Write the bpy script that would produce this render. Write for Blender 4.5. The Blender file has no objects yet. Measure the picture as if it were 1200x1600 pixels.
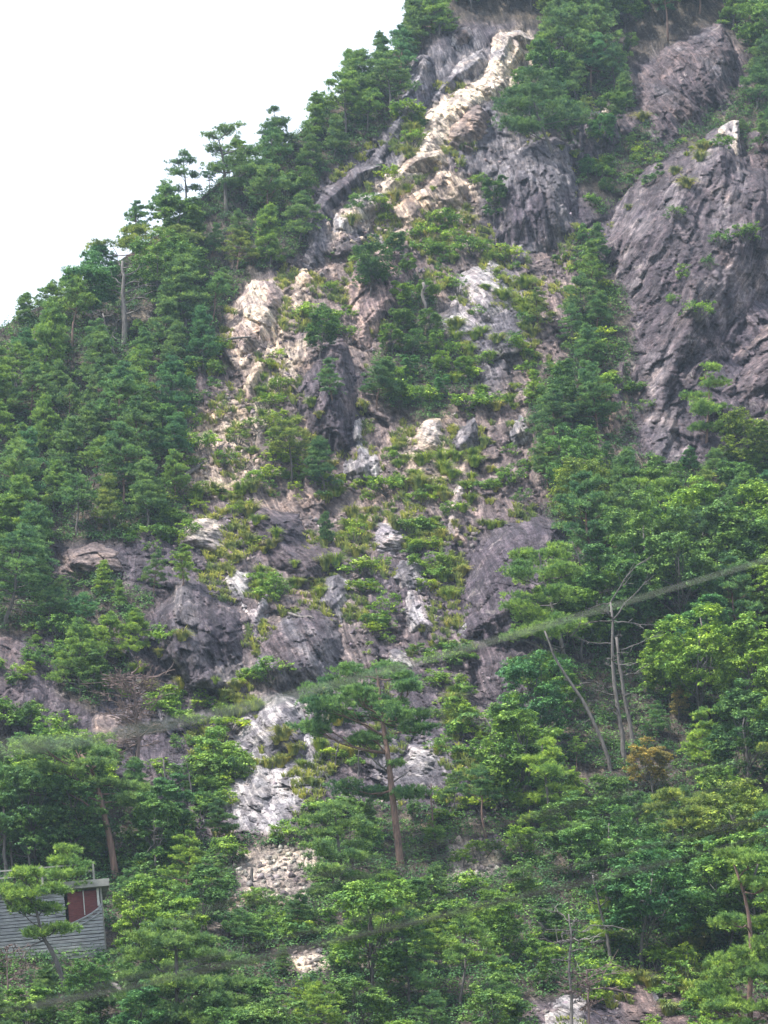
import bpy, math, random
import numpy as np
from mathutils import Vector
from mathutils.bvhtree import BVHTree

# ------------------------------------------------------------------ camera, sky, sun, exposure
R = math.radians
scene = bpy.context.scene
COL = scene.collection
PITCH = R(18.0)
TH = math.tan(R(11.0))                    # half height
TW = TH * 0.75
CAMZ = 1.6
cam_d = bpy.data.cameras.new('camera')
cam = bpy.data.objects.new('camera', cam_d)
COL.objects.link(cam)
cam.location = (0, 0, CAMZ)
cam.rotation_euler = (R(90) + PITCH, 0, 0)
cam_d.sensor_fit = 'VERTICAL'
cam_d.sensor_height = 36.0
cam_d.lens = 18.0 / TH
cam_d.clip_start = 0.5
cam_d.clip_end = 6000
cam_d.dof.use_dof = True
cam_d.dof.focus_distance = 205.0
cam_d.dof.aperture_fstop = 3.6
scene.camera = cam

SUN_EL, SUN_AZ = 60.0, 248.0            # azimuth clockwise from +Y
world = bpy.data.worlds.new('World')
scene.world = world
world.use_nodes = True
wn, wl = world.node_tree.nodes, world.node_tree.links
wn.clear()
wo = wn.new('ShaderNodeOutputWorld'); bg = wn.new('ShaderNodeBackground')
sky = wn.new('ShaderNodeTexSky'); sky.sky_type = 'NISHITA'; sky.sun_disc = False
sky.sun_elevation = R(SUN_EL); sky.sun_rotation = R(SUN_AZ)
sky.dust_density = 3.0; sky.air_density = 1.0
mixw = wn.new('ShaderNodeMix'); mixw.data_type = 'RGBA'
mixw.inputs[0].default_value = 0.80       # thin overcast veil over the sky
mixw.inputs[7].default_value = (6.9, 7.5, 8.7, 1)
wl.new(sky.outputs[0], mixw.inputs[6])
wl.new(mixw.outputs[2], bg.inputs[0])
bg.inputs[1].default_value = 0.10
wl.new(bg.outputs[0], wo.inputs[0])

sun_d = bpy.data.lights.new('sun', 'SUN'); sun_d.energy = 5.0; sun_d.angle = R(4.0)
sun_d.color = (1.0, 0.96, 0.90)
sun = bpy.data.objects.new('sun', sun_d); COL.objects.link(sun)
sdir = Vector((math.sin(R(SUN_AZ)) * math.cos(R(SUN_EL)), math.cos(R(SUN_AZ)) * math.cos(R(SUN_EL)), math.sin(R(SUN_EL))))
sun.rotation_euler = sdir.to_track_quat('Z', 'Y').to_euler()
sun.location = (0, 0, 300)

scene.view_settings.view_transform = 'Standard'
scene.view_settings.look = 'None'
scene.view_settings.gamma = 1
scene.view_settings.exposure = 1.15

# ------------------------------------------------------------------ numpy helpers
def _hash(ix, iy, seed):
    h = (ix.astype(np.int64) * 374761393 + iy.astype(np.int64) * 668265263 + seed * 982451653) & 0xffffffff
    h = ((h ^ (h >> 13)) * 1274126177) & 0xffffffff
    h = ((h ^ (h >> 16)) * 2246822519) & 0xffffffff
    return ((h ^ (h >> 15)) & 0xffffff) / float(0x1000000)

def vnoise(x, y, seed=0):
    ix, iy = np.floor(x), np.floor(y)
    fx, fy = x - ix, y - iy
    fx = fx * fx * fx * (fx * (fx * 6 - 15) + 10); fy = fy * fy * fy * (fy * (fy * 6 - 15) + 10)
    a = _hash(ix, iy, seed); b = _hash(ix + 1, iy, seed); c = _hash(ix, iy + 1, seed); d = _hash(ix + 1, iy + 1, seed)
    return (a + (b - a) * fx) * (1 - fy) + (c + (d - c) * fx) * fy      # 0..1

def fbm(x, y, seed=0, octv=4, gain=0.5):
    s, a, t = 0, 1, 0
    for i in range(octv):
        s = s + a * (vnoise(x + i * 17.3, y - i * 9.1, seed + i) - 0.5); t += a
        a *= gain; x = x * 2.03; y = y * 2.03
    return s / t * 2                                                     # -1..1

def facet(x, y, seed, tilt=0.9):
    """fractured planes: nearest cell's own tilted plane, and the distance to the crack"""
    ix, iy = np.floor(x), np.floor(y)
    d1 = np.full(x.shape, 9.0); d2 = np.full(x.shape, 9.0); val = np.zeros(x.shape)
    for oy in (-1, 0, 1):
        for ox in (-1, 0, 1):
            cx, cy = ix + ox, iy + oy
            px = cx + _hash(cx, cy, seed); py = cy + _hash(cx, cy, seed + 1)
            dx, dy = x - px, y - py
            d = dx * dx + dy * dy
            v = (_hash(cx, cy, seed + 2) - 0.5) + tilt * ((_hash(cx, cy, seed + 3) - 0.5) * dx + (_hash(cx, cy, seed + 4) - 0.5) * dy) * 2
            near = d < d1
            d2 = np.where(near, d1, np.minimum(d2, d))
            val = np.where(near, v, val); d1 = np.where(near, d, d1)
    return val, np.sqrt(d2) - np.sqrt(d1)

def sstep(a, b, x):
    t = np.clip((x - a) / (b - a), 0, 1)
    return t * t * (3 - 2 * t)

def sdist(px, py, poly):
    """signed distance to a polygon, positive inside"""
    P = np.asarray(poly, float)
    d = np.full(px.shape, 1e9); inside = np.zeros(px.shape, bool)
    n = len(P)
    for i in range(n):
        ax, ay = P[i]; bx, by = P[(i + 1) % n]
        ex, ey = bx - ax, by - ay
        t = np.clip(((px - ax) * ex + (py - ay) * ey) / (ex * ex + ey * ey + 1e-9), 0, 1)
        d = np.minimum(d, (px - ax - t * ex) ** 2 + (py - ay - t * ey) ** 2)
        if ay != by:
            cr = ((ay > py) != (by > py)) & (px < ex * (py - ay) / (by - ay) + ax)
            inside ^= cr
    d = np.sqrt(d)
    return np.where(inside, d, -d)

def in_poly(x, y, poly):
    return sdist(np.array([float(x)]), np.array([float(y)]), poly)[0]

# ------------------------------------------------------------------ the slope's profile
PROF = np.array([(96, 0.4), (118, 8.0), (140, 18.8), (162, 31.3), (176, 42.6), (200, 66.6), (228, 101.0), (254, 142.4), (276, 186.0), (300, 215.0), (340, 240.0), (400, 250.0)])
_seg = np.sqrt((np.diff(PROF, axis=0) ** 2).sum(1)); _arc = np.concatenate([[0], np.cumsum(_seg)])
_vs = np.linspace(0, _arc[-1], 2000)
_pY = np.interp(_vs, _arc, PROF[:, 0]); _pZ = np.interp(_vs, _arc, PROF[:, 1])
_k = np.hanning(121); _k /= _k.sum()
def _smooth(a):
    p = np.concatenate([a[0] + (a[1] - a[0]) * np.arange(-60, 0), a, a[-1] + (a[-1] - a[-2]) * np.arange(1, 61)])
    return np.convolve(p, _k, 'valid')
_pY, _pZ = _smooth(_pY), _smooth(_pZ)
def prof(v): return np.interp(v, _vs, _pY), np.interp(v, _vs, _pZ)
CP, SP = math.cos(PITCH), math.sin(PITCH)
def project(X, Y, Z):
    """world -> photo pixels (1200 x 1600)"""
    z = Z - CAMZ
    dep = Y * CP + z * SP; up = -Y * SP + z * CP
    return 600 + X / dep / TW * 600, 800 - up / dep / TH * 800
def ray(px, py):
    a = (px - 600) / 600 * TW; b = (800 - py) / 800 * TH
    return Vector((a, CP - b * SP, SP + b * CP)).normalized()
_e = (_pZ - CAMZ) / _pY
_imono = np.maximum.accumulate(_e)
def px_to_xv(px, py):
    px, py = np.asarray(px, float), np.asarray(py, float)
    b = (800 - py) / 800 * TH
    v = np.interp((SP + b * CP) / (CP - b * SP), _imono[:1700], _vs[:1700])
    Y, Z = prof(v)
    return (px - 600) / 600 * TW * Y / (CP - b * SP), v
def mpp(dist): return dist * TH / 800.0       # metres per photo pixel

OUT = np.array([0, -0.955, -0.296])           # the way the rock bulges out of the slope

RIDGE = [(-420, 760), (-200, 650), (-60, 560), (0, 520), (130, 452), (250, 375), (350, 292), (450, 238), (560, 140), (654, 66), (722, -30), (815, -170), (930, -400)]
_rx, _rv = px_to_xv([p[0] for p in RIDGE], [p[1] for p in RIDGE])
RIDGE_XV = list(zip(_rx, _rv)) + [(_rx[-1] - 300, 4000), (-5000, 4000), (-5000, _rv[0] - 1500)]

VS = 0.55      # the slope is seen raked, so joints are longer up the slope
def low_relief(X, v):
    d = 3.2 * fbm(X / 26 + 3, v / 42 + 1, 11, 3) + 1.5 * fbm((X + v * .35) / 9, v / 19, 23, 3)
    return d

def rock_relief(X, v, seed, amp=1.0, ang=0.5, size=1.0):
    """jointed, fractured rock: planes within planes, elongated along the bedding"""
    v = v * VS
    c, s = math.cos(ang), math.sin(ang)
    wx = X + 1.3 * fbm(X / 7, v / 7, seed + 50, 3); wv = v + 1.3 * fbm(X / 7 + 9, v / 7, seed + 60, 3)
    a = (wx * c + wv * s) / size; b = (-wx * s + wv * c) / size
    f1, e1 = facet(a / 3.2, b / 6.5, seed, 1.0)
    f2, e2 = facet(a / 1.2, b / 2.4, seed + 10, 1.0)
    f3, e3 = facet(a / 0.45, b / 0.9, seed + 20, 1.0)
    d = 0.95 * f1 + 0.62 * f2 + 0.27 * f3 + 0.6 * fbm(a / 2.2, b / 4.0, seed + 30, 5)
    d = d - 0.22 * (1 - sstep(0.0, 0.10, e1)) - 0.14 * (1 - sstep(0.0, 0.12, e2))
    return d * amp

# ------------------------------------------------------------------ materials
def new_mat(name):
    m = bpy.data.materials.new(name); m.use_nodes = True
    nt = m.node_tree; n = nt.nodes; l = nt.links
    return m, n, l, n['Principled BSDF']

def ramp(n, stops, interp='LINEAR'):
    r = n.new('ShaderNodeValToRGB'); r.color_ramp.interpolation = interp
    e = r.color_ramp.elements
    e[0].position, e[0].color = stops[0][0], (*stops[0][1], 1)
    e[1].position, e[1].color = stops[-1][0], (*stops[-1][1], 1)
    for p, c in stops[1:-1]:
        q = e.new(p); q.color = (*c, 1)
    return r

def mixc(n, l, f, a, b, mode='MIX'):
    m = n.new('ShaderNodeMix'); m.data_type = 'RGBA'; m.blend_type = mode
    for sock, val in ((0, f), (6, a), (7, b)):
        if isinstance(val, bpy.types.NodeSocket): l.new(val, m.inputs[sock])
        else: m.inputs[sock].default_value = val if sock == 0 else (*val, 1)
    return m.outputs[2]

def noise(n, l, vec, scale, detail=6, rough=0.6, dist=0.0):
    t = n.new('ShaderNodeTexNoise'); t.inputs['Scale'].default_value = scale
    t.inputs['Detail'].default_value = detail; t.inputs['Roughness'].default_value = rough
    t.inputs['Distortion'].default_value = dist
    l.new(vec, t.inputs['Vector']); return t

def rock_material(name):
    """colour zones come from the mesh's 'zone' colour; mottling, veins, lichen and grain are procedural"""
    m, n, l, p = new_mat(name)
    tc = n.new('ShaderNodeTexCoord'); at = n.new('ShaderNodeAttribute'); at.attribute_name = 'zone'
    mp = n.new('ShaderNodeMapping'); mp.inputs['Rotation'].default_value = (0.2, 0.55, 0.15); mp.inputs['Scale'].default_value = (1.5, 1.0, 0.42)
    l.new(tc.outputs['Object'], mp.inputs['Vector'])
    bd = n.new('ShaderNodeAttribute'); bd.attribute_name = 'bed'
    mb = n.new('ShaderNodeMapping'); mb.inputs['Scale'].default_value = (3.0, 0.40, 1.0); l.new(bd.outputs['Vector'], mb.inputs['Vector'])
    streak = noise(n, l, mb.outputs[0], 1.0, 10, 0.72, 0.7)
    blot = noise(n, l, tc.outputs['Object'], 0.28, 6, 0.6, 0.4)
    fine = noise(n, l, tc.outputs['Object'], 3.6, 9, 0.82)
    r1 = ramp(n, [(0.32, (0.42, 0.41, 0.45)), (0.5, (0.92, 0.91, 0.94)), (0.64, (1.9, 1.85, 1.78))]); l.new(streak.outputs[0], r1.inputs[0])
    r2 = ramp(n, [(0.34, (0.76, 0.74, 0.82)), (0.55, (1.0, 1.0, 1.0)), (0.70, (1.32, 1.22, 1.10))]); l.new(blot.outputs[0], r2.inputs[0])
    r3 = ramp(n, [(0.35, (0.5, 0.5, 0.5)), (0.5, (1.0, 1.0, 1.0)), (0.65, (1.65, 1.62, 1.58))]); l.new(fine.outputs[0], r3.inputs[0])
    c = mixc(n, l, 1.0, at.outputs['Color'], r1.outputs[0], 'MULTIPLY')
    c = mixc(n, l, 1.0, c, r2.outputs[0], 'MULTIPLY')
    c = mixc(n, l, 1.0, c, r3.outputs[0], 'MULTIPLY')
    # pale weathered scars
    mp2 = n.new('ShaderNodeMapping'); mp2.inputs['Rotation'].default_value = (0.1, 0.75, 0.3); mp2.inputs['Scale'].default_value = (1.0, 1.0, 0.5)
    l.new(tc.outputs['Object'], mp2.inputs['Vector'])
    sc = noise(n, l, mp2.outputs[0], 0.55, 9, 0.72, 0.8)
    rs = ramp(n, [(0.60, (0, 0, 0)), (0.68, (0.5, 0.5, 0.5))]); l.new(sc.outputs[0], rs.inputs[0])
    c = mixc(n, l, rs.outputs[0], c, (0.40, 0.36, 0.34))
    # cracks
    vo = n.new('ShaderNodeTexVoronoi'); vo.feature = 'DISTANCE_TO_EDGE'; vo.inputs['Scale'].default_value = 0.75
    dn = noise(n, l, tc.outputs['Object'], 0.8, 4, 0.6)
    ad = n.new('ShaderNodeVectorMath'); ad.operation = 'MULTIPLY_ADD'
    l.new(dn.outputs['Color'], ad.inputs[0]); ad.inputs[1].default_value = (1.6, 1.6, 1.6); l.new(mp.outputs[0], ad.inputs[2])
    l.new(ad.outputs[0], vo.inputs['Vector'])
    rc = ramp(n, [(0.0, (0.5, 0.5, 0.5)), (0.025, (1, 1, 1))]); l.new(vo.outputs['Distance'], rc.inputs[0])
    vb = n.new('ShaderNodeTexVoronoi'); vb.inputs['Scale'].default_value = 1.1; l.new(ad.outputs[0], vb.inputs['Vector'])
    sx_ = n.new('ShaderNodeSeparateColor'); l.new(vb.outputs['Color'], sx_.inputs[0])
    rb = ramp(n, [(0.0, (0.62, 0.60, 0.62)), (0.6, (1.0, 0.98, 0.97)), (1.0, (1.55, 1.46, 1.36))]); l.new(sx_.outputs[0], rb.inputs[0])
    c = mixc(n, l, 0.8, c, rb.outputs[0], 'MULTIPLY')
    fl = noise(n, l, tc.outputs['Object'], 7.0, 5, 0.75); rf = ramp(n, [(0.60, (0, 0, 0)), (0.66, (.7, .7, .7))]); l.new(fl.outputs[0], rf.inputs[0])
    c = mixc(n, l, rf.outputs[0], c, (0.33, 0.31, 0.29))
    ms = n.new('ShaderNodeMapping'); ms.inputs['Scale'].default_value = (1.3, 1.3, 0.16); l.new(tc.outputs['Object'], ms.inputs['Vector'])
    st_ = noise(n, l, ms.outputs[0], 0.7, 5, 0.6); rt = ramp(n, [(0.40, (0.55, 0.53, 0.55)), (0.52, (1, 1, 1))]); l.new(st_.outputs[0], rt.inputs[0])
    c = mixc(n, l, 0.75, c, rt.outputs[0], 'MULTIPLY')
    l.new(c, p.inputs['Base Color']); p.inputs['Roughness'].default_value = 0.9
    p.inputs['Specular IOR Level'].default_value = 0.25
    b1 = n.new('ShaderNodeBump'); b1.inputs['Strength'].default_value = 0.9; b1.inputs['Distance'].default_value = 0.35
    l.new(streak.outputs[0], b1.inputs['Height'])
    b2 = n.new('ShaderNodeBump'); b2.inputs['Strength'].default_value = 0.8; b2.inputs['Distance'].default_value = 0.14
    l.new(fine.outputs[0], b2.inputs['Height']); l.new(b1.outputs[0], b2.inputs['Normal'])
    b3 = n.new('ShaderNodeBump'); b3.inputs['Strength'].default_value = 0.9; b3.inputs['Distance'].default_value = 0.25
    l.new(rc.outputs[0], b3.inputs['Height']); l.new(b2.outputs[0], b3.inputs['Normal'])
    l.new(b3.outputs[0], p.inputs['Normal'])
    return m

def leaf_material(name, base, alt, trans=0.35):
    """foliage: the tree's own tint comes from the object's colour"""
    m, n, l, p = new_mat(name)
    oi = n.new('ShaderNodeObjectInfo'); ge = n.new('ShaderNodeNewGeometry'); tc = n.new('ShaderNodeTexCoord')
    r = ramp(n, [(0.0, base), (1.0, alt)]); l.new(ge.outputs['Random Per Island'], r.inputs[0])
    nz = noise(n, l, tc.outputs['Object'], 0.55, 3, 0.5)
    rn = ramp(n, [(0.38, (0.62, 0.74, 0.85)), (0.62, (1.35, 1.24, 0.98))]); l.new(nz.outputs[0], rn.inputs[0])
    c = mixc(n, l, 1.0, r.outputs[0], rn.outputs[0], 'MULTIPLY')
    n2 = noise(n, l, tc.outputs['Object'], 2.6, 4, 0.6); rn2 = ramp(n, [(0.36, (0.52, 0.58, 0.62)), (0.50, (0.98, 0.98, 1.0)), (0.64, (1.65, 1.5, 1.2))]); l.new(n2.outputs[0], rn2.inputs[0])
    c = mixc(n, l, 1.0, c, rn2.outputs[0], 'MULTIPLY')
    c = mixc(n, l, 1.0, c, oi.outputs['Color'], 'MULTIPLY')
    l.new(c, p.inputs['Base Color']); p.inputs['Roughness'].default_value = 0.55
    p.inputs['Specular IOR Level'].default_value = 0.15
    tr = n.new('ShaderNodeBsdfTranslucent'); l.new(c, tr.inputs[0])
    mx = n.new('ShaderNodeMixShader'); mx.inputs[0].default_value = trans
    l.new(p.outputs[0], mx.inputs[1]); l.new(tr.outputs[0], mx.inputs[2])
    l.new(mx.outputs[0], n['Material Output'].inputs[0])
    return m

def bark_material(name, low, high):
    m, n, l, p = new_mat(name)
    tc = n.new('ShaderNodeTexCoord'); mp = n.new('ShaderNodeMapping'); mp.inputs['Scale'].default_value = (6, 6, 1.3)
    l.new(tc.outputs['Object'], mp.inputs['Vector'])
    nz = noise(n, l, mp.outputs[0], 1.4, 7, 0.65)
    r = ramp(n, [(0.33, low), (0.66, high)]); l.new(nz.outputs[0], r.inputs[0])
    l.new(r.outputs[0], p.inputs['Base Color']); p.inputs['Roughness'].default_value = 0.9
    b = n.new('ShaderNodeBump'); b.inputs['Distance'].default_value = 0.04; l.new(nz.outputs[0], b.inputs['Height']); l.new(b.outputs[0], p.inputs['Normal'])
    return m

def plain_material(name, low, high, scale=3.0, stretch=(1, 1, 1), rough=0.85, bump=0.02, metal=0.0):
    m, n, l, p = new_mat(name)
    tc = n.new('ShaderNodeTexCoord'); mp = n.new('ShaderNodeMapping'); mp.inputs['Scale'].default_value = stretch
    l.new(tc.outputs['Object'], mp.inputs['Vector'])
    nz = noise(n, l, mp.outputs[0], scale, 8, 0.65)
    r = ramp(n, [(0.32, low), (0.68, high)]); l.new(nz.outputs[0], r.inputs[0])
    l.new(r.outputs[0], p.inputs['Base Color']); p.inputs['Roughness'].default_value = rough; p.inputs['Metallic'].default_value = metal
    b = n.new('ShaderNodeBump'); b.inputs['Distance'].default_value = bump; l.new(nz.outputs[0], b.inputs['Height']); l.new(b.outputs[0], p.inputs['Normal'])
    return m

M_ROCK = rock_material('fractured rock')
M_NEEDLE = leaf_material('pine needles', (0.100, 0.200, 0.078), (0.225, 0.350, 0.120), 0.32)
M_LEAF = leaf_material('broad leaves', (0.066, 0.150, 0.050), (0.185, 0.315, 0.082), 0.28)
M_GRASS = leaf_material('grass blades', (0.20, 0.26, 0.075), (0.34, 0.37, 0.14), 0.35)
M_BARK_RED = bark_material('red pine bark', (0.060, 0.040, 0.035), (0.21, 0.125, 0.095))
M_BARK_GREY = bark_material('grey bark', (0.045, 0.040, 0.038), (0.14, 0.125, 0.118))
M_BARK_DEAD = bark_material('bleached dead wood', (0.06, 0.054, 0.052), (0.19, 0.17, 0.16))
M_BARK_BROWN = bark_material('dead brown twigs', (0.07, 0.05, 0.047), (0.19, 0.13, 0.12))

# ------------------------------------------------------------------ object helpers
def link_mesh(name, verts, faces, mat, parent=None, smooth=False):
    me = bpy.data.meshes.new(name)
    verts = np.asarray(verts, np.float32)
    if isinstance(faces, np.ndarray):
        nf, k = faces.shape
        me.vertices.add(len(verts)); me.vertices.foreach_set('co', verts.ravel())
        me.loops.add(nf * k); me.loops.foreach_set('vertex_index', faces.astype(np.int32).ravel())
        me.polygons.add(nf); me.polygons.foreach_set('loop_start', np.arange(0, nf * k, k, dtype=np.int32))
        me.update(calc_edges=True)
    else:
        me.from_pydata([tuple(map(float, p)) for p in verts], [], faces); me.update()
    if smooth: me.polygons.foreach_set('use_smooth', np.ones(len(me.polygons), bool))
    if mat: me.materials.append(mat)
    o = bpy.data.objects.new(name, me); COL.objects.link(o)
    if parent: o.parent = parent
    return o

def empty(name, loc=(0, 0, 0)):
    o = bpy.data.objects.new(name, None); o.empty_display_size = 0.3
    o.location = loc; COL.objects.link(o); return o

def tag(o, label=None, cat=None, group=None, kind=None):
    if label: o['label'] = label
    if cat: o['category'] = cat
    if group: o['group'] = group
    if kind: o['kind'] = kind
    return o

def tube(pts, rad, n=6):
    pts = np.asarray(pts, float); m = len(pts)
    V, F = [], []
    for i in range(m):
        t = pts[min(i + 1, m - 1)] - pts[max(i - 1, 0)]; t = t / (np.linalg.norm(t) + 1e-9)
        a = np.cross(t, (0.31, 0.9, 0.2)); a /= np.linalg.norm(a) + 1e-9; b = np.cross(t, a)
        for k in range(n):
            an = 2 * math.pi * k / n
            V.append(pts[i] + rad[i] * (math.cos(an) * a + math.sin(an) * b))
    for i in range(m - 1):
        for k in range(n):
            F.append((i * n + k, i * n + (k + 1) % n, (i + 1) * n + (k + 1) % n, (i + 1) * n + k))
    return V, F

class MB:
    def __init__(s): s.v, s.f = [], []
    def add(s, V, F):
        b = len(s.v); s.v += list(V); s.f += [tuple(i + b for i in f) for f in F]; return s
    def tube(s, pts, rad, n=6):
        if not isinstance(rad, (list, tuple, np.ndarray)): rad = [rad] * len(pts)
        V, F = tube(pts, rad, n)
        F.append(tuple(range(n))[::-1]); F.append(tuple(range(len(V) - n, len(V))))
        return s.add(V, F)
    def box(s, c, d, rz=0.0, bev=0.0):
        cx, cy, cz = c; hx, hy, hz = d[0] / 2, d[1] / 2, d[2] / 2
        co, si = math.cos(rz), math.sin(rz); V = []
        for z in (-hz, hz):
            for x, y in ((-hx, -hy), (hx, -hy), (hx, hy), (-hx, hy)):
                V.append((cx + x * co - y * si, cy + x * si + y * co, cz + z))
        return s.add(V, [(3, 2, 1, 0), (4, 5, 6, 7), (0, 1, 5, 4), (1, 2, 6, 5), (2, 3, 7, 6), (3, 0, 4, 7)])
    def build(s, name, mat, parent=None, smooth=False): return link_mesh(name, s.v, s.f, mat, parent, smooth)

# ------------------------------------------------------------------ colour zones of the slope (photo pixels -> places on the slope)
PURPLE = (0.078, 0.067, 0.082); PLUM = (0.092, 0.074, 0.082); GREY = (0.135, 0.13, 0.145); PALE = (0.36, 0.35, 0.35)
CREAM = (0.60, 0.52, 0.41); TAN = (0.26, 0.20, 0.165); SAND = (0.44, 0.36, 0.28); SOIL = (0.07, 0.06, 0.042); BROWN = (0.180, 0.145, 0.135)

def blob(cx, cy, rx, ry, rot=0, n=12, seed=0, jit=0.18):
    rr = random.Random(seed * 7 + int(cx)); out = []
    for k in range(n):
        a = 2 * math.pi * k / n; j = 1 + rr.uniform(-jit, jit)
        x, y = rx * math.cos(a) * j, ry * math.sin(a) * j
        out.append((cx + x * math.cos(rot) - y * math.sin(rot), cy + x * math.sin(rot) + y * math.cos(rot)))
    return out

ZONES = [   # (polygon, colour, soft edge in px, roughness of relief)
    ([(600, 330), (720, 300), (760, 400), (900, 400), (980, 560), (980, 720), (860, 790), (760, 830), (560, 860), (420, 830), (280, 800), (290, 640), (340, 520), (470, 420)], BROWN, 40),
    ([(700, 60), (780, 40), (880, 60), (880, 200), (760, 330), (700, 400), (560, 380), (480, 420), (470, 330), (560, 240), (640, 100)], GREY, 18),
    ([(775, 50), (812, 46), (850, 70), (880, 88), (850, 105), (805, 115), (800, 150), (760, 165), (705, 215), (690, 262), (610, 312), (585, 300), (640, 245), (662, 182), (700, 150), (758, 118)], CREAM, 8),
    ([(585, 295), (680, 245), (705, 270), (760, 290), (740, 330), (730, 385), (680, 400), (610, 370), (560, 350), (520, 390), (512, 340)], SAND, 14),
    ([(345, 530), (390, 436), (440, 436), (492, 425), (495, 462), (460, 500), (440, 560), (400, 600), (350, 570)], SAND, 12),
    ([(310, 640), (380, 620), (395, 680), (385, 740), (350, 765), (300, 740)], SAND, 16),
    ([(440, 560), (470, 540), (460, 600), (400, 680), (395, 640)], CREAM, 14),
    ([(620, 700), (640, 670), (700, 680), (720, 740), (660, 760)], SAND, 12),
    ([(690, 500), (720, 425), (800, 400), (830, 470), (820, 560), (760, 620), (710, 570)], GREY, 18),
    ([(380, 1090), (480, 1080), (500, 1200), (440, 1300), (360, 1290), (360, 1160)], PALE, 18),
    ([(365, 1335), (430, 1322), (500, 1330), (500, 1395), (440, 1400), (365, 1380)], (0.36, 0.315, 0.26), 16),
    ([(310, 1400), (380, 1385), (470, 1400), (440, 1430), (330, 1430)], SAND, 14),
    ([(705, 1310), (760, 1318), (790, 1350), (740, 1375), (705, 1372)], (0.36, 0.315, 0.26), 14),
    ([(450, 1495), (500, 1478), (515, 1505), (470, 1520)], CREAM, 8),
    ([(560, 1160), (700, 1150), (720, 1220), (600, 1230)], GREY, 18),
    ([(380, 880), (560, 870), (570, 1080), (390, 1090)], (0.21, 0.175, 0.165), 30),
    ([(980, 1530), (1100, 1520), (1210, 1560), (1210, 1640), (960, 1640)], (0.135, 0.100, 0.095), 16),
]
FORESTS = {
    'left': [(-90, 500), (0, 468), (130, 430), (250, 350), (350, 265), (450, 215), (560, 120), (640, 40), (690, -60), (770, -70), (740, 30), (700, 50), (650, 85), (618, 180), (590, 215), (480, 300), (470, 400), (400, 432), (350, 480), (338, 540), (305, 660), (290, 740), (300, 800), (200, 840), (90, 850), (85, 905), (190, 905), (235, 930), (210, 990), (130, 1010), (60, 990), (-90, 990)],
    'top': [(740, 30), (720, -80), (1290, -80), (1290, 180), (1175, 190), (1168, 90), (1130, 30), (1060, 60), (990, 95), (985, 180), (940, 155), (870, 195), (800, 215), (780, 175), (830, 100), (880, 80), (800, 35)],
    'strip': [(890, 390), (925, 370), (975, 480), (985, 600), (990, 700), (900, 700), (820, 670), (830, 610), (885, 560), (905, 450)],
    'gully': [(610, 400), (660, 440), (700, 530), (735, 600), (690, 660), (600, 650), (575, 560), (625, 520), (620, 450)],
    'right': [(830, 690), (980, 705), (1100, 735), (1150, 700), (1180, 660), (1290, 640), (1290, 1680), (1210, 1560), (1090, 1520), (970, 1520), (900, 1545), (800, 1560), (760, 1450), (770, 1300), (790, 1230), (845, 1040), (885, 900), (860, 800)],
    'bottom': [(-90, 1180), (100, 1200), (200, 1230), (270, 1290), (330, 1320), (480, 1300), (560, 1265), (640, 1262), (700, 1270), (770, 1290), (770, 1480), (830, 1600), (800, 1700), (-90, 1700)],
    'arete': [(870, 195), (950, 180), (1000, 230), (960, 300), (930, 340), (905, 290), (905, 240)],
    'shelf': [(95, 985), (190, 950), (235, 985), (215, 1040), (150, 1110), (95, 1075)],
    'nook': [(1090, 220), (1040, 240), (960, 320), (940, 300), (1000, 200), (1130, 130), (1210, 180), (1210, 260), (1170, 240), (1150, 200)],
}
BARE = [(365, 1325, 500, 1400), (705, 1310, 785, 1372), (455, 1480, 512, 1520), (-90, 1385, 172, 1520)]

def to_xv(poly):
    P = np.array(poly, float); x, v = px_to_xv(P[:, 0], P[:, 1]); return np.stack([x, v], 1)

def surface(X, v, extra=0.0, with_rock=True):
    """slope point for grid arrays, plus colour"""
    Y, Z = prof(v)
    px, py = project(X, Y, Z)
    wob = 10 * fbm(X / 4, v / 4, 71, 3); wob2 = 10 * fbm(X / 4 + 30, v / 4, 72, 3)
    qx, qy = px + wob, py + wob2
    forest = np.zeros(X.shape)
    for nme, poly in FORESTS.items():
        forest = np.maximum(forest, sstep(-14, 10, sdist(qx, qy, poly)))
    col = np.zeros(X.shape + (3,)); col[:] = PURPLE
    tn = fbm(X / 6, v / 9, 91, 4)[..., None]
    col = col * (1 + 0.18 * tn) + np.array((0.05, 0.035, 0.02)) * np.clip(tn, 0, 1)
    for poly, c, soft in ZONES:
        w = sstep(-soft, soft, sdist(qx, qy, poly))[..., None]
        col = col * (1 - w) + np.array(c) * w * (1 + 0.12 * tn)
    bare = np.zeros(X.shape)
    for x0, y0, x1, y1 in BARE[:3]:
        bare = np.maximum(bare, sstep(-10, 10, sdist(px + 2.2 * wob, py + 2.2 * wob2, [(x0, y0), (x1, y0), (x1, y1), (x0, y1)])))
    fw = (forest * (1 - bare))[..., None] * 0.85
    col = col * (1 - fw) + np.array(SOIL) * fw
    D = low_relief(X, v) + 0.4
    if with_rock:
        D = D + rock_relief(X, v, 5, 1.0, 0.45) * (1 - 0.65 * forest) * (1 - 0.85 * bare) + 0.35 * fbm(X / 1.3, v / 1.3, 77, 4)
    D = D + extra
    s = np.maximum(sdist(X, v, RIDGE_XV), -8)
    f = np.where(s > 0.5, (s - 0.5) ** 2 / (s - 0.5 + 2.0), 0)
    x = X + 0.12 * f; y = Y + OUT[1] * D + 0.9 * f; z = Z + OUT[2] * D - 2.6 * f
    return x, y, z, col, forest

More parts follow.
